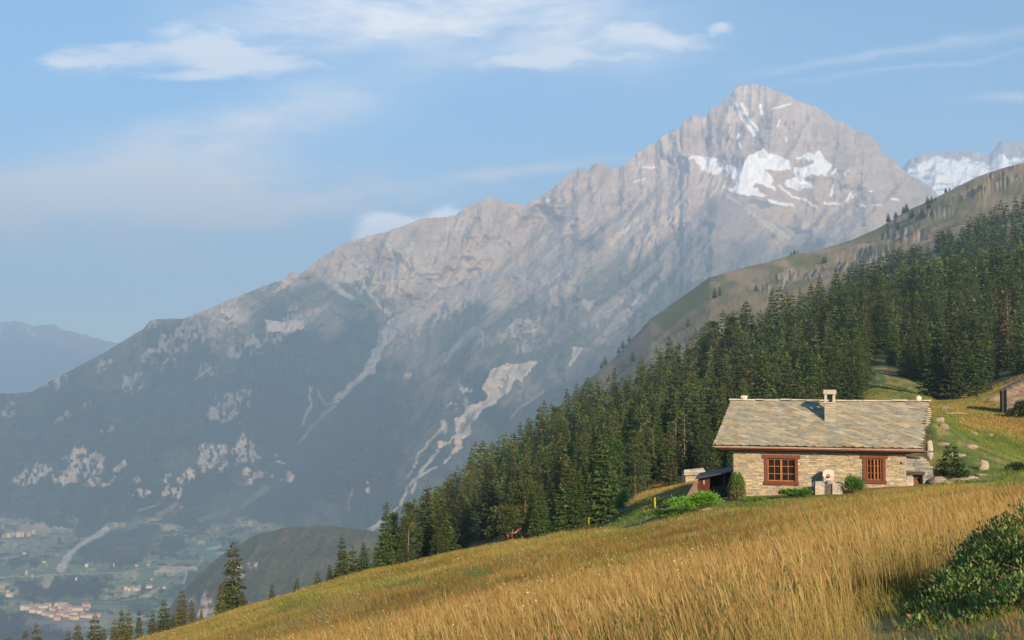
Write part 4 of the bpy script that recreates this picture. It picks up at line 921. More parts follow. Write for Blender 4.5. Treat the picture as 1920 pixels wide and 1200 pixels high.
for (sd, H, Rd, nw, nb, lf, dn, kw) in specs:
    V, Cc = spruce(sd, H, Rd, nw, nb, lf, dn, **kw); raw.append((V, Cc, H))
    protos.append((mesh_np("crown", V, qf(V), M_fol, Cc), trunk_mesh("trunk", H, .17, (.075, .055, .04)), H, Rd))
V, Cc = stone_pine(41, 11, 2.4, nl=44); PINE = (mesh_np("crown", V, qf(V), M_fol, Cc), trunk_mesh("trunk", 10.6, .2, (.16, .10, .07), .05), 11, 2.4); raw_p = (V, Cc, 11)
V, Cc = stone_pine(43, 9, 2.6, base=(.035, .075, .015), tipc=(.075, .14, .028), nl=42, per=170, flat=.9, leaf=.26); BROAD = (mesh_np("crown", V, qf(V), M_fol, Cc), trunk_mesh("trunk", 8, .16, (.14, .12, .10)), 9, 2.6)
V, Cc = spruce(51, 12, 1.5, 26, 8, .34, 2.6, base=(.15,.065,.035), tipc=(.22,.10,.05), cone=0, sparse=.3); DEADB = (mesh_np("crown", V, qf(V), M_fol, Cc), trunk_mesh("trunk", 12, .14, (.22, .15, .11), branches=30, seed=3), 12, 1.5)
V, Cc = spruce(52, 12, 1.3, 24, 6, .30, 1.6, base=(.10,.075,.04), tipc=(.14,.10,.05), cone=0, sparse=.5); BARE = (mesh_np("crown", V, qf(V), M_fol, Cc), trunk_mesh("trunk", 12, .15, (.19, .145, .11), branches=40, seed=5), 12, 1.3)

def plant_tree(pr, x, y, h, label, cat, name, group=None, rz=None, zo=-.15, wide=1.0):
    t_ = bpy.data.objects.new(name, None); COL.objects.link(t_); t_.empty_display_size = .5
    z = g1(x, y) + zo; s_ = h / pr[2]; t_.location = (x, y, z); t_.rotation_euler = (0, 0, rz if rz is not None else trr.uniform(0, 6.28)); t_.scale = (s_ * wide, s_ * wide, s_)
    tag(t_, label, cat, group)
    link("crown", pr[0], t_); link("trunk", pr[1], t_); return t_
trr = random.Random(17)
# forest: candidate spots, jittered grid over the wooded slope
# lower boundary (photo row of the trees' feet) and which depth starts the wood
def wooded(px, py, Y):
    foot_ = np.interp(px, [560,600,700,800,900,1000,1090,1130,1160,1190,1240,1290,1376,1500,1600,1640,1655,1700,1760,1800,1830,1870,1925], [1102,1090,1060,1040,1025,1012,1003,985,955,925,900,893,893,850,756,720,672,712,738,742,738,712,700])
    return (py < foot_) | ((px < 860) & (Y > 88) & (px > 570))
cands = []
g = np.random.default_rng(5)
Y = 84.0
while Y < 385:
    st_ = 2.1 + Y * .0105
    x = -0.30 * Y
    while x < .56 * Y:
        xx = x + g.uniform(-.48, .48) * st_; yy_ = Y + g.uniform(-.48, .48) * st_
        cands.append((xx, yy_)); x += st_
    Y += st_ * .95
cands = np.array(cands); cz = gz(cands[:, 0], cands[:, 1]); cpx, cpy = pix(cands[:, 0], cands[:, 1], cz)
keep = wooded(cpx, cpy, cands[:, 1]) & (cpx > 480) & (cpx < 2060) & (g.random(len(cands)) < .90)
keep &= ~((cpx < 760) & (cands[:, 1] > 150))
# cleared glade running up the slope behind the chimney's right side
keep &= ~((np.abs(cpx - (1640 + (cpy - 700) * .05)) < 13) & (cpy > 668) & (cpy < 760))
cands = cands[keep]; cz = cz[keep]; cpx = cpx[keep]; cpy = cpy[keep]
hts = np.clip(g.normal(11.5, 3.3, len(cands)), 4.5, 17.5) * np.interp(cpx, [560, 640, 700, 760, 860, 1000], [.28, .50, .68, .80, .85, .92])
hts *= np.interp(cands[:, 1], [85, 120, 170, 240, 330], [.50, .62, .76, .86, .88]) * (.85 + .3 * fbm(cands[:, 0] / 25, cands[:, 1] / 25, 600, 2))
# rank by how large they show: skip those buried behind nearer trees
order = np.argsort(cands[:, 1]); colmax = np.full(2200, 3000.0); vis = np.zeros(len(cands))
for i in order:
    hp = hts[i] * F / cands[i, 1]; wp = 1.5 * F / cands[i, 1] * hts[i] / 12
    a_, b_ = int(max(cpx[i] - wp, 0)), int(min(cpx[i] + wp, 2199)) + 1
    if b_ <= a_: continue
    top = cpy[i] - hp; seg = colmax[a_:b_]; sh_ = np.clip(np.minimum(seg, cpy[i]) - top, 0, hp).mean(); vis[i] = sh_ * wp * (cpx[i] < 1925)
    if 1376 < cpx[i] < 1736 and top > 752: vis[i] = 0
    colmax[a_:b_] = np.minimum(seg, top + hp * .35)
rank = np.argsort(-vis); first = set(rank[:285].tolist())
def flabel(px, Y):
    if px < 800: return ("small spruce in the ragged forest strip at the meadow's left rim", "spruces of the low left forest edge")
    if px < 1120: return (("dark spruce in the front row along the meadow's lower edge", "front row spruces below the cabin") if Y < 150 else ("dark spruce high on the left forest crest against haze", "spruces on the left forest crest"))
    if px < 1380: return (("reddish green spruce in the front forest row left of the cabin", "front spruces left of the cabin") if Y < 175 else ("dark spruce in the upper forest left of the cabin roof", "upper spruces left of the cabin"))
    if px < 1640: return (("dark spruce standing close behind the cabin's slab roof", "spruces close behind the cabin") if Y < 220 else ("dark spruce on the slope high above the cabin chimney", "spruces high above the cabin"))
    return (("dense dark spruce along the green clearing right of the cabin", "spruces along the clearing") if Y < 230 else ("dark spruce on the steep slope high above the green clearing", "spruces high above the clearing"))
lowraw = []
for (sd, H, Rd, nw, nb, lf, dn, kw) in specs[:5]:
    lowraw.append((*spruce(sd + 100, H, Rd, 15, 7, .85, 2.6, **kw), H))
FV, FC = [], []
def add_far(x, y, z, h, pool, wide=1.0, dark=1.0):
    V, Cc, H = pool; s_ = h / H; a = g.uniform(0, 6.28); ca, sa = math.cos(a) * s_ * wide, math.sin(a) * s_ * wide
    FV.append(np.stack([V[:, 0] * ca - V[:, 1] * sa + x, V[:, 0] * sa + V[:, 1] * ca + y, V[:, 2] * s_ + z - .2], 1)); FC.append(Cc * g.uniform(.75, 1.25) * dark)
for i in range(len(cands)):
    x, y = cands[i]
    if i in first:
        k = trr.choices(range(9), [5, 5, 4, 4, 3, 3, 2, 4, 2])[0]
        pr = PINE if k == 8 else protos[k]; lb, gp = flabel(cpx[i], y)
        look = {1: "rusty cone laden", 4: "rusty cone laden", 6: "sparse brown tinged", 5: "low dark", 7: "blackish green", 8: "fluffy round topped"}.get(k)
        if look: lb = look + " " + lb.replace("small ", "").replace("dense dark ", "").replace("reddish green ", "").replace("dark ", "", 1); gp = look + " " + gp
        if gp in ("spruces close behind the cabin", "spruces on the left forest crest", "spruces high above the cabin", "front spruces left of the cabin", "spruces along the clearing", "front row spruces below the cabin", "upper spruces left of the cabin", "spruces high above the clearing"):
            sz = "tall" if hts[i] > 11.5 else ("stunted" if hts[i] < 7.5 else None)
            if sz: lb, gp = sz + " " + lb, sz + " " + gp
        plant_tree(pr, x, y, hts[i], lb, "spruce", "spruce_tree", gp, wide=trr.uniform(.85, 1.45))
    elif vis[i] > 0.5 or g.random() < .5:
        add_far(x, y, cz[i], hts[i], lowraw[g.integers(5)], g.uniform(.95, 1.45))
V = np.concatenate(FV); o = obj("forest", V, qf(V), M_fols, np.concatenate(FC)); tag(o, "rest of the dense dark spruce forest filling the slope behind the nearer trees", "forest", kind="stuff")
# far band of wood high on the right, and the shoulder's wood
FV, FC = [], []
tiny = [(*spruce(200 + k, 12, 2.0, 9, 5, 1.5, 1.5, cone=0), 12) for k in range(3)]
n = 0
while n < 1500:
    y = g.uniform(380, 1050); x = g.uniform(.22, .60) * y; z = float(gz(x, y)[0]); px, py = pix(x, y, z)
    lim = np.interp(px, [1380, 1500, 1560, 1600, 1650, 1700, 1760, 1800, 1850, 1920, 2100], [660, 600, 560, 527, 512, 497, 467, 450, 424, 398, 345])
    if py < lim + 5 * math.sin(px / 13.0) or g.random() < .0: n += .03; continue
    if 1860 < px < 1925 and abs(py - (432 - (px - 1890) * .3)) < 7: continue
    add_far(x, y, z, g.uniform(9, 14), tiny[g.integers(3)], 1.25, .85); n += 1
V = np.concatenate(FV); o = obj("distant_forest", V, qf(V), M_fols, np.concatenate(FC)); tag(o, "bluish dark band of spruce forest high on the right below the grassy ridge", "forest", kind="stuff")
for (px, py, Y, h) in [(1490,498,1260,12),(1496,494,1260,10),(1484,505,1250,9),(1666,436,1250,13),(1684,470,1180,11),(1694,440,1240,12),(1755,412,1200,8),(1781,373,1290,7),(1774,388,1270,8),(1730,480,1150,16),(1712,468,1180,14),(1740,432,1230,12),(1748,436,1220,12),(1168,668,1290,14),(1160,680,1290,12),(1180,660,1290,13),(1128,705,1290,12),(1135,698,1290,15),(1340,575,1100,14),(1350,580,1100,12),(1418,562,1050,9),(1290,640,1050,14),(1186,700,1100,12),(1545,516,1100,10),(1700,432,1230,14),(1743,460,1180,14),(1680,425,1240,10)]:
    x, _, _ = P(px, py, Y); plant_tree(protos[(px + py) % 6], x, Y, h * .75, "small dark conifer scattered among crags on the grassy ridge above the forest", "conifer", "conifer", "scattered conifers on the grassy ridge", wide=1.9)

def at_px(px, py, Y): x, y, z = P(px, py, Y); return x, y
def ptree(pr, px, Y, hpx, label, cat, name, wide=1.0, group=None, rz=None):
    x = float(a_of(px, 900)) * Y
    return plant_tree(pr, x, Y, hpx * Y / F, label, cat, name, group, rz, wide=wide)
# left corner trees, one by one
V, Cc = spruce(71, 6.6, 1.35, 22, 9, .30, 4.6, cone=.35, shape=.55, base=(.045,.065,.015), tipc=(.11,.12,.03), sparse=.18); LONE = (mesh_np("crown", V, qf(V), M_fol, Cc), trunk_mesh("trunk", 6.4, .10), 6.6, 1.35)
V, Cc = spruce(72, 4.5, 1.15, 16, 9, .26, 5, cone=.5, base=(.048,.065,.015), tipc=(.12,.12,.03)); YNG = (mesh_np("crown", V, qf(V), M_fol, Cc), trunk_mesh("trunk", 4.3, .07), 4.5, 1.15)
V, Cc = spruce(73, 4.5, 1.3, 15, 9, .28, 5, cone=.7, base=(.052,.065,.015), tipc=(.14,.11,.03)); YNG2 = (mesh_np("crown", V, qf(V), M_fol, Cc), trunk_mesh("trunk", 4.3, .07), 4.5, 1.3)
V, Cc = spruce(74, 3.0, .7, 12, 8, .2, 5, cone=.4, base=(.05,.065,.015), tipc=(.12,.11,.03)); TNY = (mesh_np("crown", V, qf(V), M_fol, Cc), trunk_mesh("trunk", 2.9, .05), 3.0, .7)
def corner(pr, px, ytop, Y, label, wide=1.0):
    x = float(a_of(px, ytop)) * Y; zt_ = float(e_of(ytop)) * Y; z = g1(x, Y); h = max(zt_ - z, 1.2)
    return plant_tree(pr, x, Y, h, label, "spruce", "spruce_tree", wide=wide, zo=0)
corner(LONE, 438, 1014, 78, "tallest lone spruce with irregular crown on the left rim of the meadow", 1.0)
corner(YNG, 414, 1092, 76, "short spruce growing against the left foot of the tallest lone spruce", .9)
corner(YNG2, 455, 1108, 75, "low bushy spruce at the right foot of the tallest lone spruce", 1.0)
for px, yt, Y, pr, w_, lb in [(341,1106,76,YNG2,.8,"reddish topped spruce, highest of the cluster left of the tallest lone spruce"), (308,1123,74,YNG,1.0,"dark bushy spruce beside the reddish topped one at the meadow's left corner"), (360,1128,78,YNG2,.7,"narrow brownish spruce just right of the reddish topped one"), (378,1136,78,YNG,.6,"small dark spruce at the right end of the left corner cluster"),
    (286,1146,70,YNG2,.8,"brown tinged small spruce left of the dark bushy one in the corner"), (261,1142,70,YNG,.6,"thin pointed spruce in the middle of the corner row"), (242,1140,68,YNG2,.6,"second thin pointed spruce, left of the middle one in the corner row"), (228,1141,68,YNG,.7,"thin dark spruce right of the two broad brown spruces at the bottom"), (215,1160,66,YNG2,.8,"low spruce in the gap right of the two broad brown spruces"),
    (178,1153,66,YNG2,1.0,"broad brown spruce, right one of two at the photo's bottom left"), (146,1168,64,YNG,1.0,"broad green spruce, left one of two at the photo's bottom left"), (128,1180,62,YNG,.8,"spruce top left of the broad green spruce at the bottom edge"), (68,1168,62,YNG2,.7,"right one of two spruce tops near the bottom left corner"), (48,1178,62,YNG,.7,"left one of two spruce tops near the bottom left corner"), (16,1192,60,YNG,.8,"spruce tip just showing at the very bottom left corner"), (195,1176,64,YNG,.9,"green spruce filling the low gap at the bottom edge"), (325,1150,72,YNG,.9,"low dark spruce in front of the reddish topped one"),
    (510,1094,84,TNY,.9,"tiny solitary spruce on the meadow rim, left of two"), (557,1082,86,TNY,1.0,"tiny solitary spruce on the meadow rim, right of two"), (596,1073,88,TNY,1.3,"short spruce at the left end of the forest strip"), (645,1068,90,YNG,1.1,"low round spruce on the meadow rim between small bushes"), (622,1078,90,TNY,1.6,"stubby bush-like spruce low on the meadow rim")]:
    corner(pr, px, yt, Y, lb, w_)
# trees that stand out in the forest
ptree(BROAD, 1152, 128, 118, "bright green round leafy tree among the dark spruces", "leafy tree", "broadleaf_tree", 1.1)
ptree(PINE, 1190, 108, 128, "broad dark pine in front of the bright green leafy tree", "pine", "pine_tree", 1.25)
ptree(DEADB, 1895, 205, 150, "dead rust brown spruce among the green ones at the right edge", "dead spruce", "spruce_tree", 1.2)
ptree(BARE, 1226, 128, 110, "bare grey trunked dying spruce left of the cabin, leftmost of three", "dead spruce", "spruce_tree", 1.0)
ptree(BARE, 1268, 120, 125, "half bare brown spruce directly above the tiny hut, middle of three", "dead spruce", "spruce_tree", 1.2)
ptree(BARE, 1284, 124, 120, "pale trunked half bare spruce above the tiny hut, rightmost of three", "dead spruce", "spruce_tree", 1.0)
for px, Y, h, pr, lb in [(1035, 100, 120, protos[3], "tall broad spruce at the meadow edge with a dark gap on its right"), (1075, 102, 112, protos[1], "slim cone bearing spruce right of the dark gap at the meadow edge"), (1105, 106, 105, protos[0], "full spruce at the corner where the meadow edge turns up to the cabin"), (1330, 108, 125, protos[4], "narrow spruce right behind the red shed roof"), (1355, 112, 150, protos[3], "large spruce touching the cabin roof's left verge in the photo"), (1255, 112, 118, protos[6], "brown tinged spruce between the leafy tree and the tiny hut"), (1600, 150, 130, protos[7], "dense very dark spruce right of the cabin chimney"), (1560, 150, 135, protos[3], "broad dark spruce right behind the cabin chimney"), (1790, 165, 165, protos[7], "tallest dense dark spruce at the edge of the green clearing"), (1760, 168, 140, protos[5], "shorter dark spruce left of the tallest one at the clearing"), (1835, 166, 130, protos[3], "broad spruce right of the tallest one at the clearing")]:
    ptree(pr, px, Y, h, lb, "spruce", "spruce_tree", 1.15)
# old pine with orange limbs
x, y = at_px(985, 1000, 93); zz = g1(x, y)
op = thing("pine_tree", "wide low old pine with bare orange limbs at the meadow's edge", "pine", (x, y, zz - .1))
Bs = []
V, Cc = stone_pine(77, 5.0, 3.6, nl=40, per=130, flat=.4, leaf=.26, base=(.05,.065,.02), tipc=(.10,.105,.03)); V = V.copy(); V[:, 2] = np.maximum(V[:, 2], .5) + (V[:, 1] < 0) * .5; link("crown", mesh_np("crown", V, qf(V), M_fol, Cc), op)
m = MB(); OL = (.45, .20, .11)
for (tx, ang) in ((-1.5, -.4), (.9, .35)):
    m.tube([(tx * .3, -1.2, -.2), (tx * .9, -2.6, 1.0), (tx * 1.05, -3.2, 1.9)], [.14, .11, .07], 7, OL)
    for k in range(7):
        t_ = .45 + k * .09; p = Vector((tx * t_, -1.2 - 2.0 * t_, 2.0 * t_ - .1)); a = ang + (k - 3) * .55
        m.tube([p, p + Vector((math.sin(a) * .6, -.35, .15 * math.cos(k * 1.3))), p + Vector((math.sin(a) * 1.2, -.3, .35 + .3 * math.cos(a)))], [.055, .035, .015], 5, OL)
m.build("limb", M_bark, op); link("trunk", trunk_mesh("trunk", 4.5, .18, (.30, .15, .09)), op)

# ------------------------------------------------------------------ bushes and shrubs
def bushmesh(seed, rx, ry, rz_, n, leaf, base, tip, up=.5, flat=0.0, lobes=9, spread=.42):
    g_ = np.random.default_rng(seed)
    cs = g_.normal(0, spread, (lobes, 3)); cs[:, 2] = np.abs(cs[:, 2]) * .8 + .15; rs = g_.uniform(.35, .6, lobes)
    k = g_.integers(0, lobes, n); d = unit(g_.normal(0, 1, (n, 3))); d[:, 2] = np.abs(d[:, 2]) * .9 + d[:, 2] * .1
    B = cs[k] + d * rs[k][:, None] * g_.uniform(.55, 1.0, (n, 1)); B[:, 2] = np.abs(B[:, 2])
    s_ = np.clip(B[:, 2:3], 0, 1)
    B = B * np.array((rx, ry, rz_)); D = unit(d + np.array((0, 0, up)) + g_.normal(0, .35, (n, 3))); U = unit(g_.normal(0, 1, (n, 3)))
    V = quads(B, D, U, leaf * g_.uniform(.6, 1.3, n), leaf * g_.uniform(.3, .55, n))
    C = (np.array(base) * (1 - s_) + np.array(tip) * s_) * g_.uniform(.65, 1.35, (n, 1)); return V, np.repeat(C, 4, 0)
def bush(name, px, py, Y, rx, ry, rz_, n, leaf, base, tip, label, cat="bush", up=.5, seed=None, lobes=9, at=None, spread=.42):
    x, y = at_px(px, py, Y) if at is None else at; z = g1(x, y)
    t_ = thing(name, label, cat, (x, y, z - .05)); V, Cc = bushmesh(seed or int(px + py), rx, ry, rz_, n, leaf, base, tip, up, lobes=lobes, spread=spread)
    link("foliage", mesh_np("foliage", V, qf(V), M_leaf, Cc), t_)
    m = MB(); r_ = random.Random(int(px))
    for k in range(6): a = r_.uniform(0, 6.28); m.tube([(0, 0, 0), (math.cos(a) * rx * .3, math.sin(a) * ry * .3, rz_ * .4), (math.cos(a) * rx * .5, math.sin(a) * ry * .5, rz_ * .8)], [.03, .02, .008], 5, (.14, .09, .06))
    m.build("stem", M_bark, t_); return t_
JG = (.09, .22, .018); JT = (.16, .34, .03)
bush("juniper_bush", 1313, 945, 48.4, 1.25, .7, .62, 5000, .11, JG, JT, "wide bright green spreading juniper in front of the dark red shed", up=.25, lobes=14)
bush("juniper_bush", 1262, 962, 49, 1.3, .5, .30, 2200, .11, (.07,.16,.02), (.12,.24,.03), "flat trailing juniper mat running down left of the bright juniper", up=.2, lobes=12)
# columnar juniper at the corner
def column_bush(px, Y, h, r, label, base, tip, n=2600):
    x = float(a_of(px, 930)) * Y; z = g1(x, Y); t_ = thing("juniper_bush", label, "bush", (x, Y, z - .05)); g_ = np.random.default_rng(px)
    f = g_.uniform(0, 1, n) ** .8; a = g_.uniform(0, 6.28, n); lob = .5 * (1 + np.sin(a * 3 + 1)); rr = r * np.sqrt(np.clip(1 - (f * 1.02 - .25) ** 2 / .62, .02, 1)) * g_.uniform(.6, 1, n) * (.8 + .2 * lob)
    B = np.stack([np.cos(a) * rr, np.sin(a) * rr, f * h * (.85 + .15 * lob)], 1); D = unit(np.stack([np.cos(a) * .35, np.sin(a) * .35, np.full(n, 1.)], 1) + g_.normal(0, .15, (n, 3))); U = unit(g_.normal(0, 1, (n, 3)))
    V = quads(B, D, U, .14 * g_.uniform(.6, 1.3, n), .05 * g_.uniform(.6, 1.2, n)); C = (np.array(base) * (1 - f[:, None]) + np.array(tip) * f[:, None]) * g_.uniform(.7, 1.3, (n, 1)); link("foliage", mesh_np("foliage", V, qf(V), M_leaf, np.repeat(C, 4, 0)), t_)
    m = MB(); m.tube([(0, 0, -.05), (0, 0, h * .8)], [.05, .01], 6, (.14, .09, .06)); m.build("stem", M_bark, t_)
column_bush(1381, 49.3, 1.22, .42, "upright columnar juniper, partly brown, at the cabin's left front corner", (.17, .12, .045), (.10, .20, .035))
bush("round_bush", 1602, 920, 48.5, .66, .5, 1.05, 3600, .085, (.045,.12,.014), (.09,.22,.022), "round dense green bush before the wall between fountain and narrow window", up=.6, lobes=14, spread=.22)
bush("small_conifer", 1488, 934, 48.2, .62, .4, .42, 1500, .13, (.05,.12,.018), (.09,.20,.025), "low spreading dark green shrub under the wide window", up=.5, lobes=6)
bush("small_bush", 1415, 945, 47.8, .7, .4, .26, 1200, .09, (.07,.13,.02), (.12,.2,.03), "low loose green plants right of the columnar juniper", up=.7)
bush("small_bush", 1165, 988, 66, .5, .4, 1.05, 1800, .13, (.08,.17,.02), (.14,.26,.03), "pointed light green bush on the slope left of the straw mound", up=.9, lobes=5)
bush("small_bush", 1245, 972, 56, 1.2, .5, .38, 1500, .12, (.05,.10,.02), (.09,.15,.03), "dark weedy patch on the slope below the trailing juniper", up=.6)
bush("small_bush", 1911, 742, 103, 1.0, .8, 1.6, 3000, .22, (.03,.05,.015), (.05,.08,.02), "dark bush growing against the reddish barn wall", up=.5)
bush("small_bush", 1912, 872, 50, .55, .4, .42, 1300, .10, (.02,.045,.012), (.04,.08,.02), "small dark bush at the right edge of the green bank", up=.5)
bush("small_bush", 1862, 930, 43, .9, .5, .25, 1200, .09, (.07,.13,.02), (.11,.18,.03), "low green weeds in the meadow below the tall boulder", up=.8)
V, Cc = spruce(81, 1.9, 1.0, 10, 8, .16, 4.5, cone=0, base=(.02, .042, .014), tipc=(.05, .09, .02), shape=.6)
YS = (mesh_np("crown", V, qf(V), M_fol, Cc), trunk_mesh("trunk", 1.8, .05), 1.9, 1.0)
x, y = at_px(1783, 885, 50.5); plant_tree(YS, x, y, 1.6, "small dark spruce sapling among rubble right of the lean-to", "spruce", "spruce_tree", wide=1.1)

# yellow flowering stalks
for px, Y, h, lb in ((1228, 52, .45, "single yellow mullein stalk on the slope below the straw mound"), (1104, 84, .55, "single yellow mullein stalk at the forest edge left of the pointed bush")):
    x = float(a_of(px, 950)) * Y; z = g1(x, Y); t_ = thing("yellow_flower", lb, "flower", (x, Y, z))
    m = MB(); m.tube([(0, 0, 0), (0, 0, .5)], [.010, .007], 6, (.12, .2, .04)); m.build("stem", M_leaf, t_)
    m = MB(); r_ = random.Random(1)
    for k in range(46): a = k * 2.4; zz = .45 + h * k / 46; m.box(math.cos(a) * .02 - .017, math.cos(a) * .02 + .017, math.sin(a) * .02 - .017, math.sin(a) * .02 + .017, zz, zz + .022, (.75, .58, .03), .006)
    m.build("blossom", M_leaf, t_)
# ------------------------------------------------------------------ big foreground shrub on the right
g = np.random.default_rng(91)
fb = thing("leafy_shrub", "large dark green leafy shrub filling the photo's lower right corner", "shrub", (2.6, 6.4, g1(2.6, 6.4)))
mounds = []                                   # outline measured in the photo, each mound standing on the ground
for (px, py, Y, r) in [(1900,1030,7.6,.42),(1850,1070,7.3,.36),(1930,1085,7.0,.5),(1800,1100,7.0,.32),(1760,1140,6.8,.28),(1850,1140,6.6,.42),(1900,1180,6.2,.42),(1800,1190,6.2,.36),(1730,1195,6.3,.26),(2000,1040,7.2,.6),(2050,1130,6.4,.6),(1960,1200,5.8,.5),(1680,1230,5.9,.24),(1870,1240,5.6,.4),(1760,1250,5.7,.34),(1990,1280,5.2,.5),(1590,1215,6.3,.14),(1640,1190,6.6,.14),(1700,1250,5.3,.26),(1800,1260,5.0,.3),(1900,1270,4.7,.32),(1990,1150,5.6,.4),(1840,1210,5.6,.32),(1745,1180,6.0,.24)]:
    py += 52; x, y, z = P(px, py, Y); mounds.append((x, y, z - r * .15, r))
Bs, Ds, Us, Ln, Cs = [], [], [], [], []
for (x, y, z, r) in mounds:
    n = int(13000 * r * r / .16) ; n = min(n, 19000)
    d = unit(g.normal(0, 1, (n, 3))); rad = r * (g.uniform(.45, 1.0, (n, 1)) ** .6) * (.85 + .3 * fbm(d[:, 0] * 2.4 + x, d[:, 1] * 2.4 + d[:, 2] * 2, 5, 3))[:, None]
    B = np.array((x, y, z)) + d * rad * np.array((1, 1, 1.05)); Bs.append(B)
    Ds.append(unit(d * .6 + np.array((0, -.1, .55)) + g.normal(0, .45, (n, 3)))); Us.append(unit(g.normal(0, 1, (n, 3)))); Ln.append(.028 * g.uniform(.6, 1.5, n))
    t_ = g.random((n, 1)); tt = fbm(B[:, 0] * 5, B[:, 1] * 5 + B[:, 2] * 5, 8, 3)[:, None]
    C = np.where(t_ < .12, np.array((.26, .30, .08)), np.where(t_ < .17, np.array((.20, .11, .045)), np.array((.095, .15, .034)))) * (.6 + .9 * tt) * g.uniform(.75, 1.25, (n, 1)); Cs.append(C)
B, D, U, Ln_, C = map(np.concatenate, (Bs, Ds, Us, Ln, Cs)); ok = B[:, 1] > 3.5; B, D, U, Ln_, C = B[ok], D[ok], U[ok], Ln_[ok], C[ok]
V = quads(B, D, U, Ln_, Ln_ * .5) - np.array(fb.location); link("foliage", mesh_np("foliage", V, qf(V), M_leaf, np.repeat(C, 4, 0)), fb)
r_ = random.Random(2)
for (x, y, z, r) in mounds:
    m = MB(); b = Vector((x, y, g1(x, y) - .05)) - fb.location
    for k in range(7):
        a = r_.uniform(0, 6.28); t_ = Vector((x + math.cos(a) * r * .8, y + math.sin(a) * r * .8, z + r * r_.uniform(.3, .9))) - fb.location
        m.tube([b, (b + t_) / 2 + Vector((r_.uniform(-.05, .05), 0, 0)), t_], [.009, .006, .003], 5, (.16, .10, .06))
    m.build("branch", M_bark, fb)

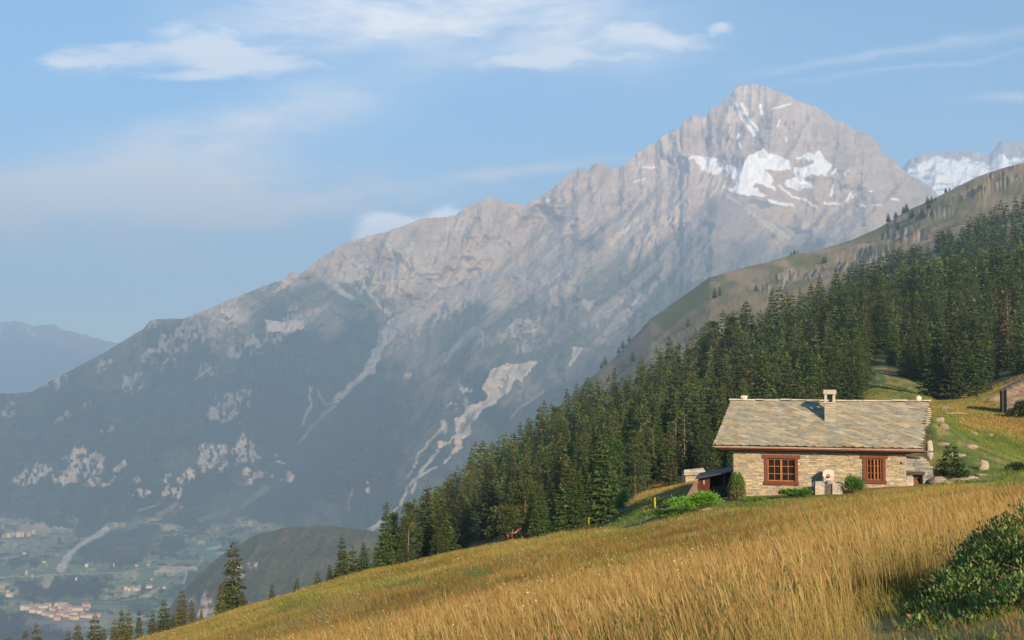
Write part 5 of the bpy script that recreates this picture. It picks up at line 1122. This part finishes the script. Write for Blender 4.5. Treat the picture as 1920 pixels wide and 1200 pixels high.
# ------------------------------------------------------------------ the grass
def blades(n, y0, y1, a0, a1, pw_, hfun, wmin, seed, curved=True, side=None):
    g_ = np.random.default_rng(seed)
    u = g_.random(n); k = 2 - pw_                      # density ~ Y^-pw per m2  -> pdf ~ Y^(1-pw)
    Y_ = (y0 ** k + u * (y1 ** k - y0 ** k)) ** (1 / k); A_ = g_.uniform(a0, a1, n); X_ = A_ * Y_
    return X_, Y_, g_
def make_grass(name, n, y0, y1, a0, a1, pw_, seed, hmul, wk, label, straw_only=False):
    X_, Y_, g_ = blades(n, y0, y1, a0, a1, pw_, None, 0, seed)
    Z_ = gz(X_, Y_); gr_, px, py = greenness(X_, Y_, Z_)
    # keep the yard, the cabin, the shed, the forest free of long grass
    rel_ = np.stack([X_ - OX[0], Y_ - OX[1]], 1); uu = rel_ @ CU; vv_ = rel_ @ CV
    bad = ((uu > sL - .3) & (uu < LEN + 1.6) & (vv_ > -.35) & (vv_ < 7)) | ((px > 560) & wooded(px, py, Y_) & (Y_ > 86)) | (px < -60) | (px > 1990)
    inb = np.zeros(n, bool)
    fr_ = (px > np.interp(py, [985, 1010, 1060, 1110, 1200, 1330], [1950, 1890, 1815, 1760, 1660, 1580])) & (Y_ < 7.6); inb |= fr_
    for (mx_, my_, mz_, mr_) in mounds: inb |= np.hypot(X_ - mx_, Y_ - my_) < mr_ * .9
    keep = ~bad & (~inb | (g_.random(n) < .40)) & (g_.random(n) < .10 + 1.35 * fbm(X_ / .6, Y_ / .6, 700, 3)) & ~((Y_ < 16) & (fbm(X_ / 1.5, Y_ / 1.5, 760, 3) > .60) & (g_.random(n) < .75))
    X_, Y_, Z_, gr_, px, py, uu, vv_ = [q_[keep] for q_ in (X_, Y_, Z_, gr_, px, py, uu, vv_)]; n = len(X_)
    yard = np.exp(-((vv_ + 1.2) / 1.6) ** 2) * (uu > -5) * (uu < LEN + 1) * ss(-4.2, -3.0, vv_)
    clump = fbm(X_ / 2.2, Y_ / 2.2, 710, 3)
    h = hmul * (.55 + .75 * clump) * g_.uniform(.55, 1.3, n) * (1 - .45 * gr_) * (1 - .62 * yard)
    h *= np.where(Y_ > 95, .8, 1) * np.where(inb[keep], .5, 1) * np.interp(Y_, [4, 9, 25], [.68, .78, 1])
    w = np.maximum(.0028, wk * Y_) * g_.uniform(.7, 1.4, n)
    az = g_.uniform(0, 6.28, n); lean = g_.uniform(.12, 1.0, n) ** 1.2
    wind = np.stack([np.full(n, -.22), np.full(n, -.05)], 1) + (np.stack([fbm(X_ / 3, Y_ / 3, 720, 3), fbm(X_ / 2, Y_ / 2, 723, 3)], 1) - .5) * 1.5
    dx = np.cos(az) * lean * .55 + wind[:, 0]; dy = np.sin(az) * lean * .55 + wind[:, 1]
    f = g_.uniform(0, math.pi, n); sx = np.cos(f) * .9; sy = np.sin(f) * .35
    b = np.stack([X_, Y_, Z_ - .02], 1); S = np.stack([sx, sy, 0 * sx], 1)
    m_ = b + np.stack([dx * h * .35, dy * h * .35, h * .55], 1); t_ = b + np.stack([dx * h, dy * h, h * (1 - .25 * lean)], 1)
    hw_ = (w * .5)[:, None]
    V = np.stack([b - S * hw_, b + S * hw_, m_ + S * hw_ * .9, m_ - S * hw_ * .9, t_ + S * hw_ * .35, t_ - S * hw_ * .35], 1).reshape(-1, 3)
    i = np.arange(n)[:, None] * 6
    Fc = np.concatenate([i + np.array([[0, 1, 2, 3]]), i + np.array([[3, 2, 4, 5]])], 0)
    # colours: straw, ochre, rust seed heads, fresh green
    hue = fbm(X_ / 6, Y_ / 6, 730, 4); hue2 = g_.random(n)
    straw = np.array((.285, .205, .055)); ochre = np.array((.24, .14, .034)); rust = np.array((.21, .105, .03)); pale = np.array((.38, .29, .10)); green_ = np.array((.13, .17, .028)); gr2 = np.array((.10, .19, .022))
    C = straw[None] * (1 - ss(.42, .62, hue)[:, None]) + ochre[None] * ss(.42, .62, hue)[:, None]
    C = np.where((hue2 < .12)[:, None], rust, C); C = np.where((hue2 > .87)[:, None], pale, C)
    C = np.where((g_.random(n) < .09 + .80 * gr_ + .35 * (fbm(X_ / 1.3, Y_ / 1.3, 740, 3) - .42))[:, None], np.where((g_.random(n) < .5)[:, None], green_, gr2), C)
    C = C * g_.uniform(.75, 1.25, (n, 1)) * np.interp(Y_, [10, 30], [.92, 1.08])[:, None]
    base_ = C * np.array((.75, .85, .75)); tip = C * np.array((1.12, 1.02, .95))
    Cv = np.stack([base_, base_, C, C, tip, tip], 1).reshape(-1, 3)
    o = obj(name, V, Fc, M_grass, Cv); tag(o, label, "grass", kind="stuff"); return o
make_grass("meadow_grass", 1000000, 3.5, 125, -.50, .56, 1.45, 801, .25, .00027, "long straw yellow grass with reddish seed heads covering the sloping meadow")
make_grass("pasture_grass", 120000, 62, 185, .28, .53, 1.3, 805, .30, .0006, "short straw and green grass on the pasture between the cabin and the forest")
# seed heads close to the camera
g = np.random.default_rng(77); n = 20000
Yh = (5 ** .6 + g.random(n) * (30 ** .6 - 5 ** .6)) ** (1 / .6); Xh = g.uniform(-.5, .5, n) * Yh; Zh = gz(Xh, Yh); grn, px, py = greenness(Xh, Yh, Zh)
kp = (g.random(n) < ss(30, 14, Yh)) & ~((px > 1600) & (Yh < 7.4)) & (px < 1960) & (px > -40) & (grn < .6)
for (mx_, my_, mz_, mr_) in mounds: kp &= ~(np.hypot(Xh - mx_, Yh - my_) < mr_ * .8)
Xh, Yh, Zh = Xh[kp], Yh[kp], Zh[kp]; n = len(Xh); hh = g.uniform(.24, .46, n) * (.7 + .6 * fbm(Xh / 2.2, Yh / 2.2, 710, 3)); lx = g.normal(-.16, .14, n); ly = g.normal(-.03, .12, n)
b = np.stack([Xh, Yh, Zh], 1); t_ = b + np.stack([lx * hh, ly * hh, hh], 1); m_ = b + np.stack([lx * hh * .3, ly * hh * .3, hh * .55], 1); w_ = np.maximum(.0012, .00014 * Yh)[:, None]; S = np.array((1, .2, 0))[None]
hd = t_ + np.stack([lx * .16, ly * .1, .10 + 0 * lx], 1); wm = np.maximum(.0035, .00030 * Yh)[:, None]; mid = (t_ + hd) / 2
V = np.stack([b - S * w_, b + S * w_, m_ + S * w_, m_ - S * w_, t_ + S * w_ * .8, t_ - S * w_ * .8, mid + S * wm, mid - S * wm, hd + S * w_ * .4, hd - S * w_ * .4], 1).reshape(-1, 3)
i = np.arange(n)[:, None] * 10; Fc = np.concatenate([i + np.array([q_]) for q_ in ([0,1,2,3], [3,2,4,5], [5,4,6,7], [7,6,8,9])], 0)
cs = np.array((.30, .22, .07)) * g.uniform(.8, 1.2, (n, 1)); ch = np.where(g.random((n, 1)) < .55, np.array((.25, .125, .04)), np.array((.34, .25, .09))) * g.uniform(.8, 1.2, (n, 1))
Cv = np.stack([cs, cs, cs, cs, cs, cs, ch, ch, ch, ch], 1).reshape(-1, 3)
o = obj("seed_heads", V, Fc, M_grass, Cv); tag(o, "tall thin grass stalks with rust coloured seed heads standing above the near meadow", "grass", kind="stuff")
# small white and yellow meadow flowers
g = np.random.default_rng(78); n = 420
Yh = g.uniform(9, 60, n); Xh = g.uniform(-.38, .2, n) * Yh; Zh = gz(Xh, Yh) + g.uniform(.32, .46, n); r_ = np.maximum(.012, Yh * .00032)
an_ = np.linspace(0, 2 * math.pi, 7)[:-1]; ring = np.stack([np.cos(an_), np.sin(an_) * .8, np.sin(an_) * .6], 1)
V = (np.stack([Xh, Yh, Zh], 1)[:, None, :] + ring[None] * r_[:, None, None]).reshape(-1, 3); i = np.arange(n)[:, None] * 6
Fc = np.concatenate([i + np.array([[0, 1, 2, 3]]), i + np.array([[0, 3, 4, 5]])], 0); cw = np.repeat(np.where(g.random((n, 1)) < .7, np.array((.75, .74, .62)), np.array((.7, .55, .12))), 6, 0)
o = obj("meadow_flowers", V, Fc, M_leaf, cw); tag(o, "tiny white and yellow flower heads dotted through the near meadow", "flowers", kind="stuff")
# ------------------------------------------------------------------ haze: the summer air of the valley
hz = MB(); hz.box(-12500, 10500, -130, 17500, -760, 2150)
M_h = bpy.data.materials.new("haze"); M_h.use_nodes = True
nt = M_h.node_tree; nt.nodes.clear()
vo = nt.nodes.new("ShaderNodeVolumePrincipled"); out = nt.nodes.new("ShaderNodeOutputMaterial")
vo.inputs["Color"].default_value = (.56, .76, .98, 1); vo.inputs["Density"].default_value = 1.42e-4; vo.inputs["Anisotropy"].default_value = 0.0
nt.links.new(vo.outputs[0], out.inputs["Volume"])
tag(hz.build("haze", M_h), "thin blue summer haze filling the valley", "haze", kind="stuff")
# ------------------------------------------------------------------ sky with high thin clouds
nt = world.node_tree; N = nt.nodes; L = nt.links
N.clear()
outw = N.new("ShaderNodeOutputWorld"); bg = N.new("ShaderNodeBackground"); L.new(bg.outputs[0], outw.inputs[0])
skt = N.new("ShaderNodeTexSky"); skt.sky_type = 'NISHITA'; skt.sun_disc = False; skt.sun_elevation = SUN_EL; skt.sun_rotation = SUN_AZ
skt.altitude = 1900; skt.air_density = 1.0; skt.dust_density = 0.8; skt.ozone_density = 2.5
def mth(op, a, b=None, c_=None, clamp=False):
    n = N.new("ShaderNodeMath"); n.operation = op; n.use_clamp = clamp
    for i, v in enumerate((a, b, c_)):
        if v is None: continue
        if isinstance(v, (int, float)): n.inputs[i].default_value = v
        else: L.new(v, n.inputs[i])
    return n.outputs[0]
tc = N.new("ShaderNodeTexCoord"); sp3 = N.new("ShaderNodeSeparateXYZ"); L.new(tc.outputs["Generated"], sp3.inputs[0])
yy = mth('MAXIMUM', sp3.outputs[1], 0.05)
A = mth('DIVIDE', sp3.outputs[0], yy); E = mth('DIVIDE', sp3.outputs[2], yy)
cmb = N.new("ShaderNodeCombineXYZ"); L.new(A, cmb.inputs[0]); L.new(E, cmb.inputs[1])
def nz(scale, sx, sy, rot, det, rough, off=0):
    mp = N.new("ShaderNodeMapping"); mp.inputs["Scale"].default_value = (sx, sy, 1); mp.inputs["Rotation"].default_value = (0, 0, R(rot)); mp.inputs["Location"].default_value = (off, off, 0)
    L.new(cmb.outputs[0], mp.inputs[0])
    n = N.new("ShaderNodeTexNoise"); n.inputs["Scale"].default_value = scale; n.inputs["Detail"].default_value = det; n.inputs["Roughness"].default_value = rough
    n.inputs["Distortion"].default_value = 0.3
    L.new(mp.outputs[0], n.inputs["Vector"]); return n.outputs["Fac"]
w1 = nz(9, 1, 2.0, 0, 4, .55, 3.1); w2 = nz(9, 1, 2.0, 0, 4, .55, 8.7)
Aw = mth('ADD', A, mth('MULTIPLY', mth('SUBTRACT', w1, .5), .07)); Ew = mth('ADD', E, mth('MULTIPLY', mth('SUBTRACT', w2, .5), .03))
wisp = nz(7, 1, 3.6, -8, 9, .66, .3); fine = nz(26, 1, 2.6, -14, 8, .68, 4.4)
def ell(px, py, rx, ry, rot, k, wp=True):
    a0 = float(a_of(px, py)); e0 = float(e_of(py)); rx /= F; ry /= F
    c_, s_ = math.cos(R(rot)), math.sin(R(rot))
    dx = mth('SUBTRACT', Aw if wp else A, a0); dy = mth('SUBTRACT', Ew if wp else E, e0)
    u = mth('ADD', mth('MULTIPLY', dx, c_ / rx), mth('MULTIPLY', dy, s_ / rx)); v = mth('ADD', mth('MULTIPLY', dx, -s_ / ry), mth('MULTIPLY', dy, c_ / ry))
    r2 = mth('ADD', mth('MULTIPLY', u, u), mth('MULTIPLY', v, v))
    return mth('MULTIPLY', mth('POWER', 2.718, mth('MULTIPLY', r2, -1)), k)
def total(lst):
    t_ = None
    for q_ in lst:
        e_ = ell(*q_); t_ = e_ if t_ is None else mth('ADD', t_, e_)
    return t_
bright = total([(225,108,120,34,6,.85),(390,80,75,40,-25,.95),(480,112,150,32,-3,1.15),(470,60,60,26,0,.4),(540,8,140,12,0,.6),(790,42,90,20,-14,.9),(860,65,60,16,0,.6),(1020,112,125,24,2,1.25),(1130,60,110,30,0,.7),(1240,75,85,32,-8,.9),(1352,56,30,17,0,1.1),(960,45,120,40,-20,.35),(700,90,120,24,0,.35),(380,135,60,8,0,.5),(1180,108,60,10,4,.5),(610,70,90,16,8,.5),(720,30,60,16,-10,.6),(1070,85,70,16,0,.5),(300,140,60,8,0,.5),(140,118,50,10,0,.5),(950,15,90,14,-15,.45)])
soft = total([(280,300,300,55,14,.55),(120,380,260,60,5,.6),(560,225,150,50,12,.35),(430,360,260,45,3,.55),(660,375,160,22,3,.5),(960,322,170,12,6,.45),(180,430,300,40,0,.35),(470,415,90,14,3,.35),(1050,30,200,60,-25,.25),(1700,95,300,9,9,.20),(1750,120,260,5,8,.14),(900,55,380,80,0,.32),(620,30,200,50,0,.3),(1900,190,90,10,0,.35),(310,485,90,16,0,.25),(700,20,300,60,0,.2)])
puff = total([(712,424,40,28,0,1.3,False),(840,398,36,18,0,.9,False),(775,415,60,14,0,.7,False),(688,445,36,14,0,.8,False)])
m1 = N.new("ShaderNodeMapRange"); m1.interpolation_type = 'SMOOTHSTEP'; L.new(mth('ADD', mth('ADD', bright, mth('MULTIPLY', mth('SUBTRACT', wisp, .5), 2.2)), mth('MULTIPLY', mth('SUBTRACT', fine, .5), 1.7)), m1.inputs[0]); m1.inputs[1].default_value = .10; m1.inputs[2].default_value = 1.25; m1.inputs[4].default_value = .80
fog1 = mth('MULTIPLY', m1.outputs[0], mth('MINIMUM', mth('MULTIPLY', bright, 3.0), 1.0))
m2 = mth('MULTIPLY', mth('MULTIPLY', soft, mth('ADD', mth('MULTIPLY', wisp, 3.2), -.75)), 1.7, clamp=True)
m3 = N.new("ShaderNodeMapRange"); m3.interpolation_type = 'SMOOTHSTEP'; L.new(mth('ADD', puff, mth('MULTIPLY', mth('SUBTRACT', fine, .5), 1.3)), m3.inputs[0]); m3.inputs[1].default_value = .15; m3.inputs[2].default_value = 1.0; m3.inputs[4].default_value = .75
cl = mth('MAXIMUM', fog1, m2)
cl = mth('MULTIPLY', cl, mth('GREATER_THAN', sp3.outputs[1], 0.05))
mixn = N.new("ShaderNodeMix"); mixn.data_type = 'RGBA'; L.new(cl, mixn.inputs[0]); tint = N.new('ShaderNodeVectorMath'); tint.operation = 'MULTIPLY'; mxt = N.new('ShaderNodeMix'); mxt.data_type = 'RGBA'; mrt = N.new('ShaderNodeMapRange'); L.new(E, mrt.inputs[0]); mrt.inputs[1].default_value = .0; mrt.inputs[2].default_value = .24; L.new(mrt.outputs[0], mxt.inputs[0]); mxt.inputs[6].default_value = (1.0, 1.0, 1.0, 1); mxt.inputs[7].default_value = (.52, 1.0, 1.12, 1); L.new(mxt.outputs[2], tint.inputs[1]); L.new(skt.outputs[0], tint.inputs[0]); L.new(tint.outputs[0], mixn.inputs[6]); mixn.inputs[7].default_value = (7.6, 7.4, 7.5, 1)
mxp = N.new('ShaderNodeMix'); mxp.data_type = 'RGBA'; L.new(m3.outputs[0], mxp.inputs[0]); L.new(mixn.outputs[2], mxp.inputs[6]); mxp.inputs[7].default_value = (19, 17, 16, 1)
L.new(mxp.outputs[2], bg.inputs[0]); bg.inputs[1].default_value = SKY_STRENGTH
